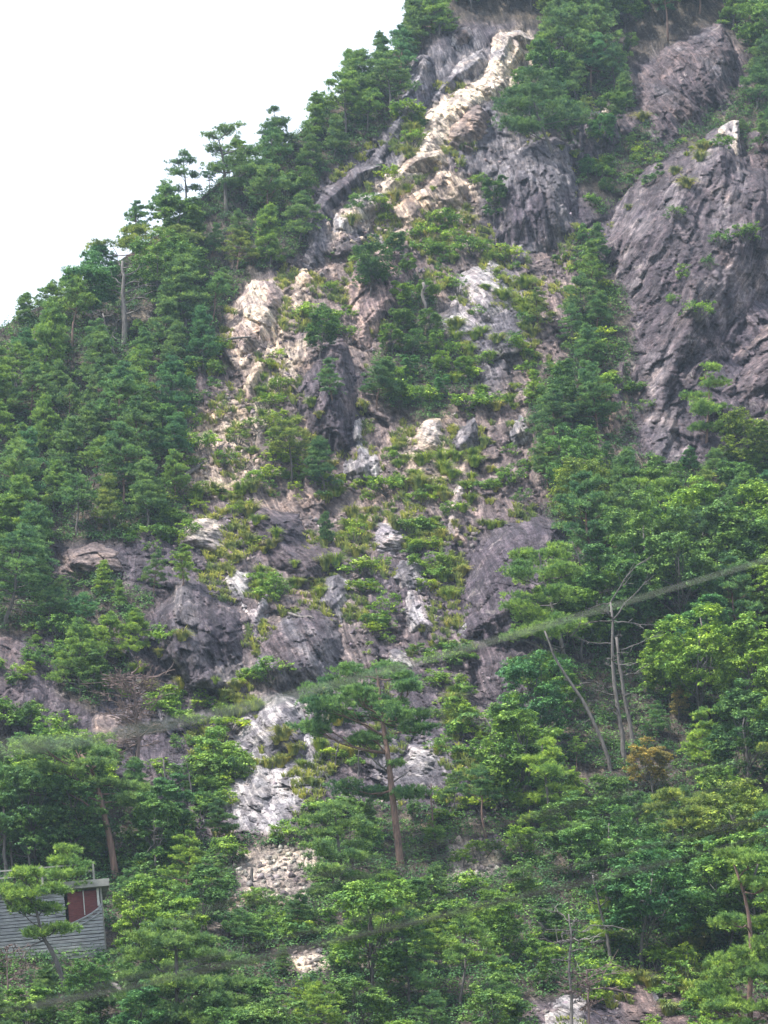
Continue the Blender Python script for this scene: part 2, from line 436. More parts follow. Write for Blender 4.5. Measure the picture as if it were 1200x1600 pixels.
def grid_faces(nu, nv, mask=None):
    i = np.arange((nu) * (nv)).reshape(nv, nu)
    F = np.stack([i[:-1, :-1], i[:-1, 1:], i[1:, 1:], i[1:, :-1]], -1).reshape(-1, 4)
    if mask is not None:
        mk = (mask[:-1, :-1] & mask[:-1, 1:] & mask[1:, 1:] & mask[1:, :-1]).ravel()
        F = F[mk]
    return F

def compact(V, F, C):
    used = np.unique(F); mp = np.zeros(len(V), np.int64); mp[used] = np.arange(len(used))
    return V[used], mp[F], C[used]

def bedding(X, v, ang):
    c, s = math.cos(ang), math.sin(ang); v = v * VS
    a = X * c + v * s + 1.9 * fbm(X / 11, v / 11, 811, 3) + .25 * fbm(X / 2, v / 2, 813, 2)
    b = -X * s + v * c + 1.9 * fbm(X / 11 + 7, v / 11, 812, 3)
    return np.stack([a, b, np.zeros_like(a)], -1).reshape(-1, 3)
def store(o, nm_, A):
    a = o.data.attributes.new(nm_, 'FLOAT_VECTOR', 'POINT'); a.data.foreach_set('vector', A.astype(np.float32).ravel())
def paint(o, C):
    a = o.data.color_attributes.new('zone', 'FLOAT_COLOR', 'POINT')
    a.data.foreach_set('color', np.concatenate([C, np.ones((len(C), 1))], 1).astype(np.float32).ravel())

# non-uniform slope grid: fine where the photo looks, coarse outside
def spaced(parts):
    out = [np.array([parts[0][0]])]
    for a, b, st in parts: out.append(np.linspace(a, b, max(2, int(round((b - a) / st)) + 1))[1:])
    return np.concatenate(out)
gu = spaced([(-260, -80, 5.0), (-80, -52, 0.9), (-52, 50, 0.20), (50, 85, 0.9), (85, 260, 5.0)])
gv = spaced([(0, 24, 1.5), (24, 200, 0.22), (200, 230, 0.8), (230, float(_arc[-1]), 4.0)])
GX, GV = np.meshgrid(gu, gv)
sx, sy, sz, scol, sfor = surface(GX, GV)
TV = np.stack([sx, sy, sz], -1).reshape(-1, 3); TF = grid_faces(len(gu), len(gv))
terrain = link_mesh('mountainside', TV, TF, M_ROCK)
paint(terrain, scol.reshape(-1, 3)); tag(terrain, kind='structure'); store(terrain, 'bed', bedding(GX, GV, 0.3))

# valley floor: one sheet out to the horizon
M_GROUND = plain_material('valley grassland', (0.05, 0.075, 0.03), (0.11, 0.12, 0.06), 0.08, bump=0.1)
ga = np.concatenate([np.linspace(-4000, -300, 8), np.linspace(-250, 250, 21), np.linspace(300, 4000, 8)])
ax, ay = np.meshgrid(ga, ga)
az = 0.25 * fbm(ax / 30, ay / 30, 4, 3)
ground = link_mesh('ground', np.stack([ax, ay, az], -1).reshape(-1, 3), grid_faces(len(ga), len(ga)), M_GROUND, smooth=True)
tag(ground, kind='structure')

# ------------------------------------------------------------------ crags: each outcrop is a rock of its own
ALLV, ALLF, _off = [TV], [TF], len(TV)
CRAGS = [  # polygon, bulge (m), edge width (m), colour, second colour, bedding angle, size, name, label
    ([(960, 335), (1005, 255), (1060, 232), (1120, 205), (1165, 262), (1230, 290), (1260, 420), (1205, 475), (1165, 520), (1130, 590), (1100, 600), (1068, 655), (1085, 725), (1015, 728), (985, 660), (985, 540), (965, 450), (938, 385)], 7.0, 7.0, (0.068, 0.056, 0.066), (0.145, 0.128, 0.138), -0.5, 0.75, 'rock_cliff', 'huge purple-grey cliff face with swept slanting bedding, largest bare rock'),
    ([(1212, 490), (1290, 470), (1300, 640), (1210, 640), (1130, 628), (1120, 600), (1170, 530)], 3.5, 4.0, PLUM, BROWN, -0.9, 1.0, 'rock_cliff', 'plum coloured rock wall right of the slanting crack at the right edge'),
    ([(1190, 200), (1290, 190), (1300, 330), (1215, 300), (1170, 255), (1162, 210)], 3.0, 3.0, PURPLE, PLUM, 0.3, 1.0, 'rock_crag', 'dark crag at the right edge beside the white scar'),
    ([(1000, 95), (1050, 70), (1128, 34), (1162, 85), (1150, 175), (1110, 190), (1060, 238), (1008, 240), (988, 160)], 3.2, 3.5, PLUM, GREY, 0.5, 1.0, 'rock_crag', 'plum grey crag high on the right with a peaked top under pines'),
    ([(1118, 200), (1138, 188), (1154, 190), (1162, 235), (1158, 275), (1146, 280), (1138, 250), (1120, 235), (1098, 222)], 2.4, 1.0, (0.36, 0.34, 0.34), CREAM, 0.2, 0.6, 'rock_outcrop', 'small chalk white scar at the head of the great cliff'),
    ([(775, 262), (808, 228), (850, 208), (895, 225), (905, 300), (905, 372), (850, 395), (800, 392), (765, 380), (762, 310)], 3.8, 3.0, GREY, PURPLE, 0.12, 0.9, 'rock_crag', 'grey pillar crag with vertical ribs below the leaning pine'),
    ([(870, 200), (930, 162), (975, 182), (968, 235), (930, 262), (895, 250)], 2.4, 2.2, PURPLE, GREY, 0.3, 0.8, 'rock_crag', 'dark crag with a shadowed hollow above the ribbed pillar'),
    ([(935, 172), (950, 158), (968, 178), (960, 192), (945, 190)], 1.3, 0.9, CREAM, PALE, 0.3, 0.5, 'boulder', 'small cream boulder on top of the hollow dark crag'),
    ([(640, 105), (658, 84), (682, 92), (680, 140), (655, 190), (632, 225), (600, 262), (575, 262), (600, 200), (622, 160)], 3.2, 2.4, GREY, (0.21, 0.21, 0.245), 0.55, 1.0, 'rock_slab', 'blue-grey rock fin standing against the ridge pines'),
    ([(700, 55), (730, 40), (745, 62), (722, 85), (700, 80)], 1.6, 1.3, PALE, BROWN, 0.4, 0.7, 'boulder', 'pale boulder among pines at the very top of the gully'),
    ([(700, 110), (755, 78), (765, 100), (748, 128), (705, 150), (672, 180), (655, 200), (668, 150)], 2.0, 1.8, GREY, PALE, 0.6, 0.9, 'rock_slab', 'smooth grey slab between the rock fin and cream scar'),
    ([(475, 325), (555, 262), (600, 262), (575, 290), (530, 330), (515, 395), (500, 425), (475, 425), (470, 370)], 2.8, 2.2, GREY, PURPLE, 0.6, 1.0, 'rock_slab', 'sloping blue-grey slab beside the left forest edge'),
    ([(778, 52), (812, 48), (845, 68), (810, 80), (798, 112), (770, 128), (756, 110), (765, 82)], 2.6, 1.8, CREAM, PALE, 0.6, 0.8, 'rock_outcrop', 'bright cream block crowning the top of the scar'),
    ([(775, 55), (812, 50), (822, 90), (803, 115), (800, 150), (765, 168), (715, 212), (690, 255), (640, 290), (605, 312), (585, 300), (640, 245), (660, 182), (700, 150), (752, 118), (765, 85)], 1.9, 1.6, CREAM, (0.66, 0.58, 0.46), 0.7, 0.7, 'rock_scar', 'long cream scar of fresh rock running diagonally down from the summit'),
    ([(755, 125), (800, 118), (800, 152), (765, 166), (720, 160), (700, 152)], 1.9, 1.4, CREAM, SAND, 0.9, 0.7, 'rock_outcrop', 'cream ledge in the middle of the bright scar'),
    ([(665, 180), (705, 155), (745, 168), (700, 200), (690, 232), (672, 225), (655, 205)], 2.2, 1.3, CREAM, (0.66, 0.60, 0.50), 0.8, 0.7, 'rock_outcrop', 'rounded cream knob on the left flank of the scar'),
    ([(705, 195), (745, 165), (765, 180), (760, 215), (735, 248), (695, 240), (688, 222)], 2.3, 1.4, (0.22, 0.18, 0.16), TAN, 1.3, 0.8, 'rock_outcrop', 'brown layered block under the cream scar'),
    ([(590, 292), (650, 240), (690, 240), (700, 262), (650, 280), (612, 305)], 1.8, 1.5, CREAM, SAND, 0.9, 0.8, 'rock_outcrop', 'tapering cream tongue at the foot of the scar'),
    ([(515, 345), (550, 305), (600, 300), (612, 330), (575, 350), (545, 372), (515, 395)], 1.9, 1.5, (0.42, 0.36, 0.32), PALE, 0.5, 0.7, 'rock_outcrop', 'knobbly grey-cream outcrop below the cream tongue'),
    ([(610, 330), (690, 268), (735, 290), (730, 330), (680, 345), (640, 372)], 1.5, 1.5, SAND, TAN, 0.6, 0.6, 'rock_outcrop', 'crumbling tan outcrop with bushes below the brown block'),
    ([(560, 395), (640, 375), (650, 420), (640, 480), (600, 520), (560, 560), (535, 500), (545, 440)], 2.3, 2.0, (0.33, 0.25, 0.22), PLUM, 0.35, 0.8, 'rock_outcrop', 'broken reddish brown outcrop in the upper middle gully'),
    ([(350, 528), (372, 470), (395, 438), (432, 440), (450, 470), (435, 520), (415, 560), (370, 570)], 2.8, 1.8, (0.36, 0.29, 0.26), CREAM, 0.5, 0.7, 'rock_crag', 'tawny broken crag with pale faces by the forest edge'),
    ([(455, 432), (478, 422), (492, 436), (486, 456), (465, 462)], 1.5, 0.9, (0.58, 0.44, 0.30), CREAM, 0.4, 0.5, 'boulder', 'orange-cream boulder perched beside the tawny crag'),
    ([(462, 462), (472, 460), (474, 474), (464, 476)], 0.8, 0.5, CREAM, PALE, 0.4, 0.4, 'boulder', 'tiny white boulder just under the orange-cream one'),
    ([(300, 570), (320, 560), (330, 590), (345, 640), (320, 650), (300, 620)], 1.4, 1.2, PLUM, BROWN, 0.2, 0.7, 'rock_outcrop', 'narrow dark outcrop left of the sandy gully head'),
    ([(378, 600), (402, 560), (425, 565), (408, 600), (395, 640), (380, 660)], 1.4, 1.1, TAN, SAND, 0.4, 0.6, 'rock_outcrop', 'thin tan rib running down beside the sandy gully'),
    ([(475, 590), (505, 538), (540, 532), (562, 565), (568, 640), (572, 680), (560, 720), (515, 720), (482, 690), (468, 640)], 4.2, 2.4, PURPLE, PLUM, 0.1, 0.9, 'rock_crag', 'dark upright column crag with a rounded head'),
    ([(545, 655), (565, 650), (575, 690), (598, 715), (596, 752), (560, 756), (536, 740), (545, 700)], 2.4, 1.3, PALE, GREY, 0.1, 0.7, 'rock_outcrop', 'pale grey block at the foot of the dark column'),
    ([(695, 500), (718, 432), (765, 405), (800, 440), (805, 500), (760, 545), (715, 540)], 2.0, 2.4, (0.36, 0.335, 0.34), PALE, 0.6, 0.9, 'rock_slab', 'pale scarred slab dotted with grass below the ribbed pillar'),
    ([(798, 392), (818, 378), (828, 410), (815, 430), (798, 420)], 1.4, 0.9, GREY, PALE, 0.2, 0.5, 'boulder', 'upright grey boulder under the ribbed pillar'),
    ([(925, 600), (975, 560), (990, 640), (985, 700), (940, 690), (930, 650)], 1.9, 1.7, TAN, PLUM, 0.2, 0.8, 'rock_outcrop', 'reddish outcrop between the pine strip and the great cliff'),
    ([(633, 700), (660, 655), (690, 650), (702, 690), (680, 712), (700, 735), (668, 755), (640, 735)], 1.8, 1.3, SAND, (0.5, 0.45, 0.4), 1.0, 0.6, 'rock_outcrop', 'sandy ledge outcrop in the middle of the slope'),
    ([(700, 690), (718, 662), (742, 652), (756, 675), (750, 705), (722, 715), (704, 708)], 2.2, 1.2, (0.30, 0.29, 0.31), GREY, 0.3, 0.6, 'boulder', 'grey humped boulder right of the sandy ledge'),
    ([(790, 688), (800, 655), (820, 652), (828, 680), (815, 692)], 1.6, 0.9, PALE, GREY, 0.3, 0.5, 'boulder', 'pale triangular boulder at the left edge of the pine strip'),
    ([(690, 830), (695, 780), (715, 752), (728, 762), (722, 810), (728, 845), (705, 850)], 1.5, 1.0, (0.42, 0.37, 0.35), TAN, 0.3, 0.5, 'rock_outcrop', 'slim pinkish outcrop between yellow grasses'),
    ([(724, 990), (722, 930), (738, 868), (775, 822), (830, 802), (880, 812), (905, 880), (900, 960), (860, 1015), (790, 1010)], 7.0, 3.2, (0.080, 0.066, 0.082), PURPLE, 0.35, 1.0, 'rock_crag', 'domed dark purple rock rising behind the right-hand pines'),
    ([(716, 1002), (722, 965), (736, 968), (735, 1000)], 1.1, 0.6, PALE, GREY, 0.2, 0.4, 'boulder', 'small white boulder at the foot of the domed dark rock'),
    ([(275, 850), (298, 812), (325, 803), (352, 820), (362, 855), (340, 868), (300, 868)], 2.5, 1.5, (0.30, 0.27, 0.26), (0.5, 0.45, 0.38), 1.2, 0.7, 'rock_crag', 'round topped crag with a pale cap above the pointed one'),
    ([(375, 815), (405, 790), (470, 800), (480, 845), (545, 850), (548, 890), (505, 905), (480, 930), (445, 900), (420, 880), (395, 850)], 3.0, 2.0, PLUM, PURPLE, 0.75, 0.9, 'rock_crag', 'broad plum crag with slanting ledges left of the yellow grass run'),
    ([(85, 900), (95, 862), (150, 845), (195, 860), (208, 890), (170, 905), (120, 908)], 2.4, 1.6, PLUM, BROWN, 1.2, 0.8, 'rock_crag', 'low dark crag inside the left forest'),
    ([(228, 992), (245, 942), (275, 905), (298, 892), (330, 905), (352, 935), (378, 958), (388, 1000), (372, 1030), (386, 1075), (350, 1102), (290, 1098), (262, 1060), (238, 1040)], 5.0, 3.0, (0.072, 0.062, 0.076), (0.115, 0.108, 0.118), 0.3, 0.9, 'rock_crag', 'big pointed dark crag shaped like a tooth'),
    ([(345, 905), (372, 885), (400, 900), (398, 935), (385, 960), (362, 945)], 1.8, 1.1, GREY, PALE, 0.7, 0.6, 'rock_outcrop', 'grey shelf right of the tooth crag tip'),
    ([(382, 960), (420, 905), (432, 930), (415, 975), (400, 1000)], 1.8, 1.1, (0.34, 0.3, 0.3), PALE, 0.5, 0.6, 'rock_outcrop', 'slender pale rib between tooth crag and plum boulders'),
    ([(395, 1060), (405, 1000), (440, 965), (480, 945), (520, 960), (545, 990), (520, 1060), (480, 1085), (430, 1085)], 3.2, 2.2, PLUM, GREY, 0.55, 0.8, 'rock_crag', 'lumpy purple crag with pale edges above the pale chute'),
    ([(485, 945), (505, 900), (530, 892), (548, 915), (545, 985), (515, 965)], 2.2, 1.3, GREY, PALE, 0.3, 0.7, 'rock_outcrop', 'grey fin with pale edge beside a green bush run'),
    ([(575, 850), (590, 815), (625, 812), (645, 845), (610, 870), (582, 872)], 2.0, 1.4, (0.31, 0.29, 0.31), GREY, 1.2, 0.6, 'rock_outcrop', 'layered grey knoll in the middle grasses'),
    ([(600, 905), (625, 872), (658, 875), (670, 915), (655, 930), (625, 925)], 2.2, 1.3, GREY, PALE, 0.5, 0.6, 'rock_outcrop', 'rounded grey hump below the layered knoll'),
    ([(625, 955), (630, 920), (650, 915), (668, 935), (690, 975), (685, 995), (640, 990)], 2.0, 1.2, (0.36, 0.32, 0.32), PALE, 0.4, 0.5, 'boulder', 'white veined boulder under the rounded grey hump'),
    ([(600, 1045), (605, 1015), (628, 1012), (655, 1040), (652, 1055)], 1.6, 1.0, GREY, PALE, 0.9, 0.5, 'boulder', 'grey boulder just above the crown of the tall red pine'),
    ([(-60, 1000), (20, 985), (70, 1010), (90, 1080), (85, 1150), (20, 1160), (-80, 1160)], 3.8, 3.0, PURPLE, PLUM, 0.3, 1.0, 'rock_cliff', 'dark rock wall at the left edge above the lower pines'),
    ([(185, 1040), (190, 985), (225, 965), (240, 1040), (262, 1090), (300, 1110), (310, 1150), (250, 1150), (210, 1110)], 2.4, 1.6, PURPLE, GREY, 0.4, 0.8, 'rock_crag', 'ragged dark rib left under the tooth crag'),
    ([(120, 1150), (150, 1115), (200, 1120), (210, 1160), (180, 1195), (130, 1185)], 2.0, 1.4, PURPLE, BROWN, 0.5, 0.7, 'rock_outcrop', 'rough dark outcrop behind the brown dead pine'),
    ([(385, 1150), (398, 1110), (430, 1082), (475, 1090), (485, 1140), (478, 1200), (440, 1190), (405, 1180)], 2.2, 1.7, PALE, GREY, 0.6, 0.8, 'rock_slab', 'pale grey chute of bare rock right of the lower bushes'),
    ([(362, 1250), (385, 1210), (405, 1196), (432, 1225), (436, 1262), (425, 1288), (385, 1288)], 2.2, 1.3, PALE, GREY, 0.7, 0.6, 'rock_outcrop', 'pale pyramid rock at the foot of the chute'),
    ([(362, 1190), (372, 1155), (395, 1160), (402, 1190)], 1.2, 0.9, GREY, PALE, 0.9, 0.5, 'boulder', 'flat grey boulder left of the pale chute'),
    ([(468, 1240), (470, 1205), (490, 1195), (500, 1230), (490, 1252)], 1.4, 0.9, GREY, PALE, 0.2, 0.5, 'boulder', 'grey boulder right of the pale pyramid rock'),
    ([(630, 1205), (640, 1165), (680, 1158), (692, 1185), (680, 1222), (650, 1220)], 1.8, 1.2, PALE, GREY, 1.0, 0.5, 'rock_outcrop', 'pale layered rock right of the tall red pine trunk'),
    ([(724, 1200), (735, 1160), (760, 1152), (770, 1190), (755, 1208)], 1.8, 1.1, (0.34, 0.32, 0.34), PALE, 1.0, 0.5, 'boulder', 'pale streaked boulder between low green bushes'),
    ([(270, 1215), (285, 1190), (305, 1200), (312, 1235), (285, 1240)], 1.3, 0.9, GREY, PURPLE, 0.4, 0.5, 'boulder', 'grey boulder among the bushes beside a leaning dark trunk'),
    ([(832, 1600), (850, 1555), (880, 1540), (915, 1548), (930, 1600), (910, 1640), (840, 1640)], 2.2, 1.3, PALE, (0.3, 0.29, 0.28), 0.6, 0.6, 'rock_outcrop', 'pale slanting rock behind the bleached snags'),
    ([(1000, 1570), (1010, 1535), (1035, 1520), (1045, 1535), (1035, 1565), (1012, 1582)], 1.6, 0.8, (0.27, 0.25, 0.29), GREY, 0.4, 0.5, 'boulder', 'blue-grey upright boulder above the reddish bank'),
    ([(1010, 1600), (1040, 1570), (1080, 1560), (1130, 1575), (1170, 1600), (1180, 1660), (1000, 1660)], 1.8, 1.2, (0.135, 0.100, 0.098), PURPLE, 0.5, 0.6, 'rock_outcrop', 'reddish bank of broken rock in the bottom right corner'),
]
for ci, (poly, H, w, c1, c2, ang, size, nm, label) in enumerate(CRAGS):
    P = to_xv(poly); m = 1.6
    w = w * 0.62; H = H * 1.1; st = 0.13 if w < 2.2 else 0.17
    us = np.arange(P[:, 0].min() - m, P[:, 0].max() + m, st); vs = np.arange(P[:, 1].min() - m, P[:, 1].max() + m, st)
    X, V = np.meshgrid(us, vs)
    V0 = V; P = P * np.array([1, VS]); V = V0 * VS
    sd = sdist(X, V, P) + 0.35 * fbm(X / 1.6, V / 1.6, ci + 300, 3) * min(1, w / 1.5)
    vrel = np.clip((V - P[:, 1].min()) / (np.ptp(P[:, 1]) + 1e-6), 0, 1); t = np.clip(sd / (w * (0.75 + 1.9 * (1 - vrel) ** 1.3)), 0, 1)
    dome = H * (0.55 * np.sin(t * math.pi / 2) + 0.45 * t) + np.where(sd < 0, sd * 2.2, 0) - 0.4
    # ribs leaning with the bedding
    ca, sa = math.cos(ang), math.sin(ang)
    A = (X * ca + V * sa); B = (-X * sa + V * ca)
    rib = np.abs(fbm(A / (1.6 * size), B / (7.0 * size), ci * 3 + 400, 3))
    amp = min(0.88, 0.26 + H * 0.12) if H < 6 else 0.62
    D = dome + rock_relief(X, V0, ci * 5 + 31, amp, ang, size * 0.85) - 0.8 * rib * amp + (2.2 * fbm(A / 6.5, B / 22, ci + 900, 2) if H > 6 else 0) + 0.30 * fbm(A / .4, B / .9, ci + 500, 3) * amp + 0.7 * fbm(A / .55, B / 5.0, ci + 520, 4) * amp
    x, y, z, _c, _f = surface(X, V0, D, with_rock=False)
    msk = sd > -1.1
    F = grid_faces(len(us), len(vs), msk)
    k = sstep(-0.25, 0.35, fbm(A / (2.2 * size), B / (5.5 * size), ci + 600, 5) + 0.25 * (fbm(X / .7, V / .7, ci + 700, 3)))[..., None]
    C = np.array(c1) * (1 - k) + np.array(c2) * k
    Vv = np.stack([x, y, z], -1).reshape(-1, 3)
    used_ = np.unique(F); BD = bedding(X, V0, ang)[used_]
    Vv, F, C = compact(Vv, F, C.reshape(-1, 3))
    o = link_mesh(nm, Vv, F, M_ROCK); paint(o, C); store(o, 'bed', BD)
    tag(o, label, {'rock_cliff': 'cliff', 'rock_crag': 'crag', 'boulder': 'boulder', 'rock_slab': 'rock slab', 'rock_scar': 'rock scar'}.get(nm, 'rock outcrop'))
    ALLV.append(Vv); ALLF.append(F + _off); _off += len(Vv)

bvh = BVHTree.FromPolygons(np.concatenate(ALLV).tolist(), np.concatenate(ALLF).tolist(), epsilon=0.0)
CAM = Vector((0, 0, CAMZ))
def hit(px, py):
    loc, nrm, i, d = bvh.ray_cast(CAM, ray(px, py), 900)
    return (loc, nrm, d, i) if loc is not None else None
NTER = len(TF)

# ------------------------------------------------------------------ foliage builders
rng = np.random.default_rng(7)
def unit(a): return a / (np.linalg.norm(a, axis=-1, keepdims=True) + 1e-9)

def needle_tufts(C, Dm, blades, L, W, r):
    """C tuft centres, Dm main directions -> many thin triangles"""
    n = len(C)
    d = unit(Dm[:, None, :] + r.normal(0, 0.55, (n, blades, 3)))
    perp = unit(np.cross(d, r.normal(0, 1, (n, blades, 3))))
    ln = L * r.uniform(0.7, 1.3, (n, blades, 1)); c = C[:, None, :]
    a = c - perp * W / 2; b = c + perp * W / 2; t = c + d * ln
    V = np.stack([a, b, t], 2).reshape(-1, 3)
    return V, np.arange(len(V)).reshape(-1, 3)

def pad(c, rx, ry, rz, n, r, droop=0.15):
    """one flat cloud of pine foliage"""
    k = 4
    an = r.uniform(0, 2 * math.pi, n); rad = np.sqrt(r.uniform(0, 1, n))
    lob = 1 + 0.28 * np.sin(an * 3 + r.uniform(0, 6)) + 0.18 * np.sin(an * 5 + r.uniform(0, 6))
    x = np.cos(an) * rad * lob; y = np.sin(an) * rad * lob
    z = np.sqrt(np.clip(1 - np.minimum(rad, 1) ** 2, 0, 1)) * r.uniform(-0.35, 1.0, n) - droop * rad
    g = max(3, n // 6); pick = r.integers(0, g, n)
    x, y, z = x[:g][pick], y[:g][pick], z[:g][pick]
    P = np.stack([c[0] + x * rx, c[1] + y * ry, c[2] + z * rz], 1) + r.normal(0, 1, (n, 3)) * np.array([.12, .12, .06])
    D = np.stack([x * 0.7, y * 0.7, np.full(n, 0.75)], 1)
    return P, D

def bend(a, b, n, r, sag=0.0, wig=0.06):
    a, b = np.array(a, float), np.array(b, float); L = np.linalg.norm(b - a)
    t = np.linspace(0, 1, n)[:, None]
    P = a + (b - a) * t
    off = r.normal(0, wig * L, (n, 3)); off[0] = off[-1] = 0
    if n > 3: off[1:-1] = (off[:-2] + off[1:-1] * 2 + off[2:]) / 3
    P = P + off; P[:, 2] += sag * L * np.sin(t[:, 0] * math.pi)
    return P

def pine_mesh(seed, H=9.0, spread=0.32, bare=0.35, lean=0.04, flat=0.0, npads=34, dens=1.0, r0=0.15, L=0.24):
    """returns trunk MB and crown arrays; height H"""
    r = np.random.default_rng(seed)
    tp = bend((0, 0, -0.6), (r.normal(0, lean) * H, r.normal(0, lean) * H, H * 0.97), 8, r, 0, 0.022)
    tb = MB(); tb.tube(tp, np.linspace(r0 * 1.15, r0 * 0.2, 8), 7)
    def at(h): 
        zz = h * H; return np.array([np.interp(zz, tp[:, 2], tp[:, k]) for k in range(3)])
    CP_, CD_ = [], []
    ga = r.uniform(0, 6)
    for i in range(npads):
        f = i / (npads - 1)
        h = bare + (1 - bare) * f ** 0.85
        prof_ = (1 - f) ** 0.75 * (1 - flat) + flat * (1 - 0.55 * f ** 3)
        reach = H * spread * prof_ * r.uniform(0.45, 1.05)
        if f > 0.94: reach *= 0.2
        ga += 2.4 + r.normal(0, 0.5)
        base = at(max(0.1, h - 0.05 - 0.05 * r.random()))
        tip = base + np.array([math.cos(ga) * reach, math.sin(ga) * reach, H * (0.05 + 0.03 * r.normal()) + 0.02 * reach])
        lb = bend(base, tip, 5, r, -0.05, 0.05)
        rl = r0 * 0.42 * (1 - 0.6 * f)
        tb.tube(lb, np.linspace(rl, rl * 0.3, 5), 4)
        for q in range(r.integers(2, 5)):
            k = 1.0 if q == 0 else r.uniform(0.55, 0.95)
            pr = H * r.uniform(0.042, 0.085) * (1.15 - 0.45 * f)
            c = base + (tip - base) * k + np.array([r.normal(0, pr * 0.8), r.normal(0, pr * 0.8), r.normal(0, 0.12) + 0.1]) * (0.3 if q == 0 else 1)
            if q: tb.tube(bend(base + (tip - base) * k * 0.8, c, 3, r), [rl * .4, rl * .3, rl * .15], 3)
            n = int(62 * dens * (pr / 0.7) ** 1.7) + 10
            p, d = pad(c, pr * r.uniform(.8, 1.3), pr * r.uniform(.8, 1.3), pr * r.uniform(.35, .55), n, r)
            CP_.append(p); CD_.append(d)
    V, F = needle_tufts(np.concatenate(CP_), np.concatenate(CD_), 7, L, 0.062, r)
    return tb, V, F

def leaves(C, N, size, r, aspect=0.62):
    n = len(C)
    nn = unit(N + r.normal(0, 0.45, (n, 3)))
    u = unit(np.cross(nn, r.normal(0, 1, (n, 3)))); v = np.cross(nn, u)
    s = size * r.uniform(0.6, 1.35, (n, 1))
    V = np.stack([C - u * s, C - v * s * aspect + nn * s * .12, C + u * s, C + v * s * aspect + nn * s * .12], 1).reshape(-1, 3)
    return V, np.arange(len(V)).reshape(-1, 4)

def leaf_crown(r, cen, rx, ry, rz, nclump, per, size, clump=0.9, low=-0.35):
    Cs, Ns, cl = [], [], []
    for i in range(nclump):
        a = r.uniform(0, 2 * math.pi); zz = r.uniform(low, 1.0); q = math.sqrt(max(0, 1 - zz * zz)); k = r.uniform(0.55, 1.0)
        c = np.array([cen[0] + rx * q * k * math.cos(a), cen[1] + ry * q * k * math.sin(a), cen[2] + rz * zz * k])
        cr = clump * r.uniform(0.6, 1.25); cl.append(c)
        n = int(per * (cr / clump) ** 2)
        g = max(4, n // 16); d = unit(r.normal(0, 1, (g, 3))); d[:, 2] = np.where(r.random(g) < 0.72, np.abs(d[:, 2]), d[:, 2]); pick = r.integers(0, g, n); d = d[pick]
        rad = r.uniform(0.62, 1.12, (g, 1))[pick] * (1 + 0.25 * np.sin(d[:, :1] * 5 + i) * np.cos(d[:, 1:2] * 4))
        p = c + d * rad * cr * np.array([1, 1, 0.62])
        p = p + r.normal(0, 1, (n, 3)) * np.array([size * 1.25, size * 1.25, size * .6])
        Cs.append(p); Ns.append(d * np.array([.6, .6, 1]) + np.array([0, 0, 0.8]))
    return np.concatenate(Cs), np.concatenate(Ns), cl

def broad_mesh(seed, H=8.0, W=3.0, nclump=34, per=300, size=0.095, trunk=0.13, bare=0.12):
    r = np.random.default_rng(seed)
    cen = (r.normal(0, .3), r.normal(0, .3), H * (0.55 + bare * 0.25)); rz = H * 0.5 * (1 - bare * 0.5)
    C, N, cl = leaf_crown(r, cen, W, W, rz, int(nclump * 1.35), int(per * 1.65), size, clump=W * 0.29, low=-0.85)
    V, F = leaves(C, N, size, r)
    tb = MB(); tp = bend((0, 0, -0.6), (cen[0], cen[1], cen[2] + rz * 0.4), 6, r, 0, 0.04)
    tb.tube(tp, np.linspace(trunk, trunk * .35, 6), 6)
    for c in cl[::2]:
        k = r.uniform(0.3, 0.75); b = tp[0] + (tp[-1] - tp[0]) * k
        tb.tube(bend(b, c, 4, r, 0, 0.05), np.linspace(trunk * .38, trunk * .08, 4), 4)
    return tb, V, F

def shrub_mesh(seed, W=0.9, H=1.0, nclump=8, per=170, size=0.07):
    r = np.random.default_rng(seed)
    C, N, cl = leaf_crown(r, (0, 0, H * .42), W, W, H * .5, nclump, per, size, clump=W * (0.46 if nclump < 15 else .25), low=-0.75)
    V, F = leaves(C, N, size, r)
    tb = MB()
    for c in cl: tb.tube(bend((r.normal(0, .08), r.normal(0, .08), -0.3), c, 3, r, 0, 0.06), [0.03, 0.022, 0.01], 4)
    return tb, V, F

def grass_mesh(seed, H=0.8, n=260, spread=0.55):
    r = np.random.default_rng(seed)
    a = r.uniform(0, 2 * math.pi, n); b0 = np.stack([np.cos(a), np.sin(a), np.zeros(n)], 1) * r.uniform(0, spread * .55, (n, 1))
    out = unit(np.stack([np.cos(a + r.normal(0, .6, n)), np.sin(a + r.normal(0, .6, n)), np.zeros(n)], 1))
    h = H * r.uniform(.5, 1.1, (n, 1)); mid = b0 + out * h * .32 + np.array([0, 0, 1]) * h * .62
    tip = b0 + out * h * r.uniform(.6, 1.1, (n, 1)) + np.array([0, 0, 1]) * h * r.uniform(.3, .8, (n, 1))
    s = np.cross(out, (0, 0, 1.0)) * 0.026
    b0[:, 2] -= .15
    V = np.stack([b0 - s, b0 + s, mid + s, mid - s, tip], 1).reshape(-1, 3)
    i = np.arange(n)[:, None] * 5
    F = np.concatenate([np.concatenate([i, i + 1, i + 2], 1), np.concatenate([i, i + 2, i + 3], 1), np.concatenate([i + 3, i + 2, i + 4], 1)])
    return V, F

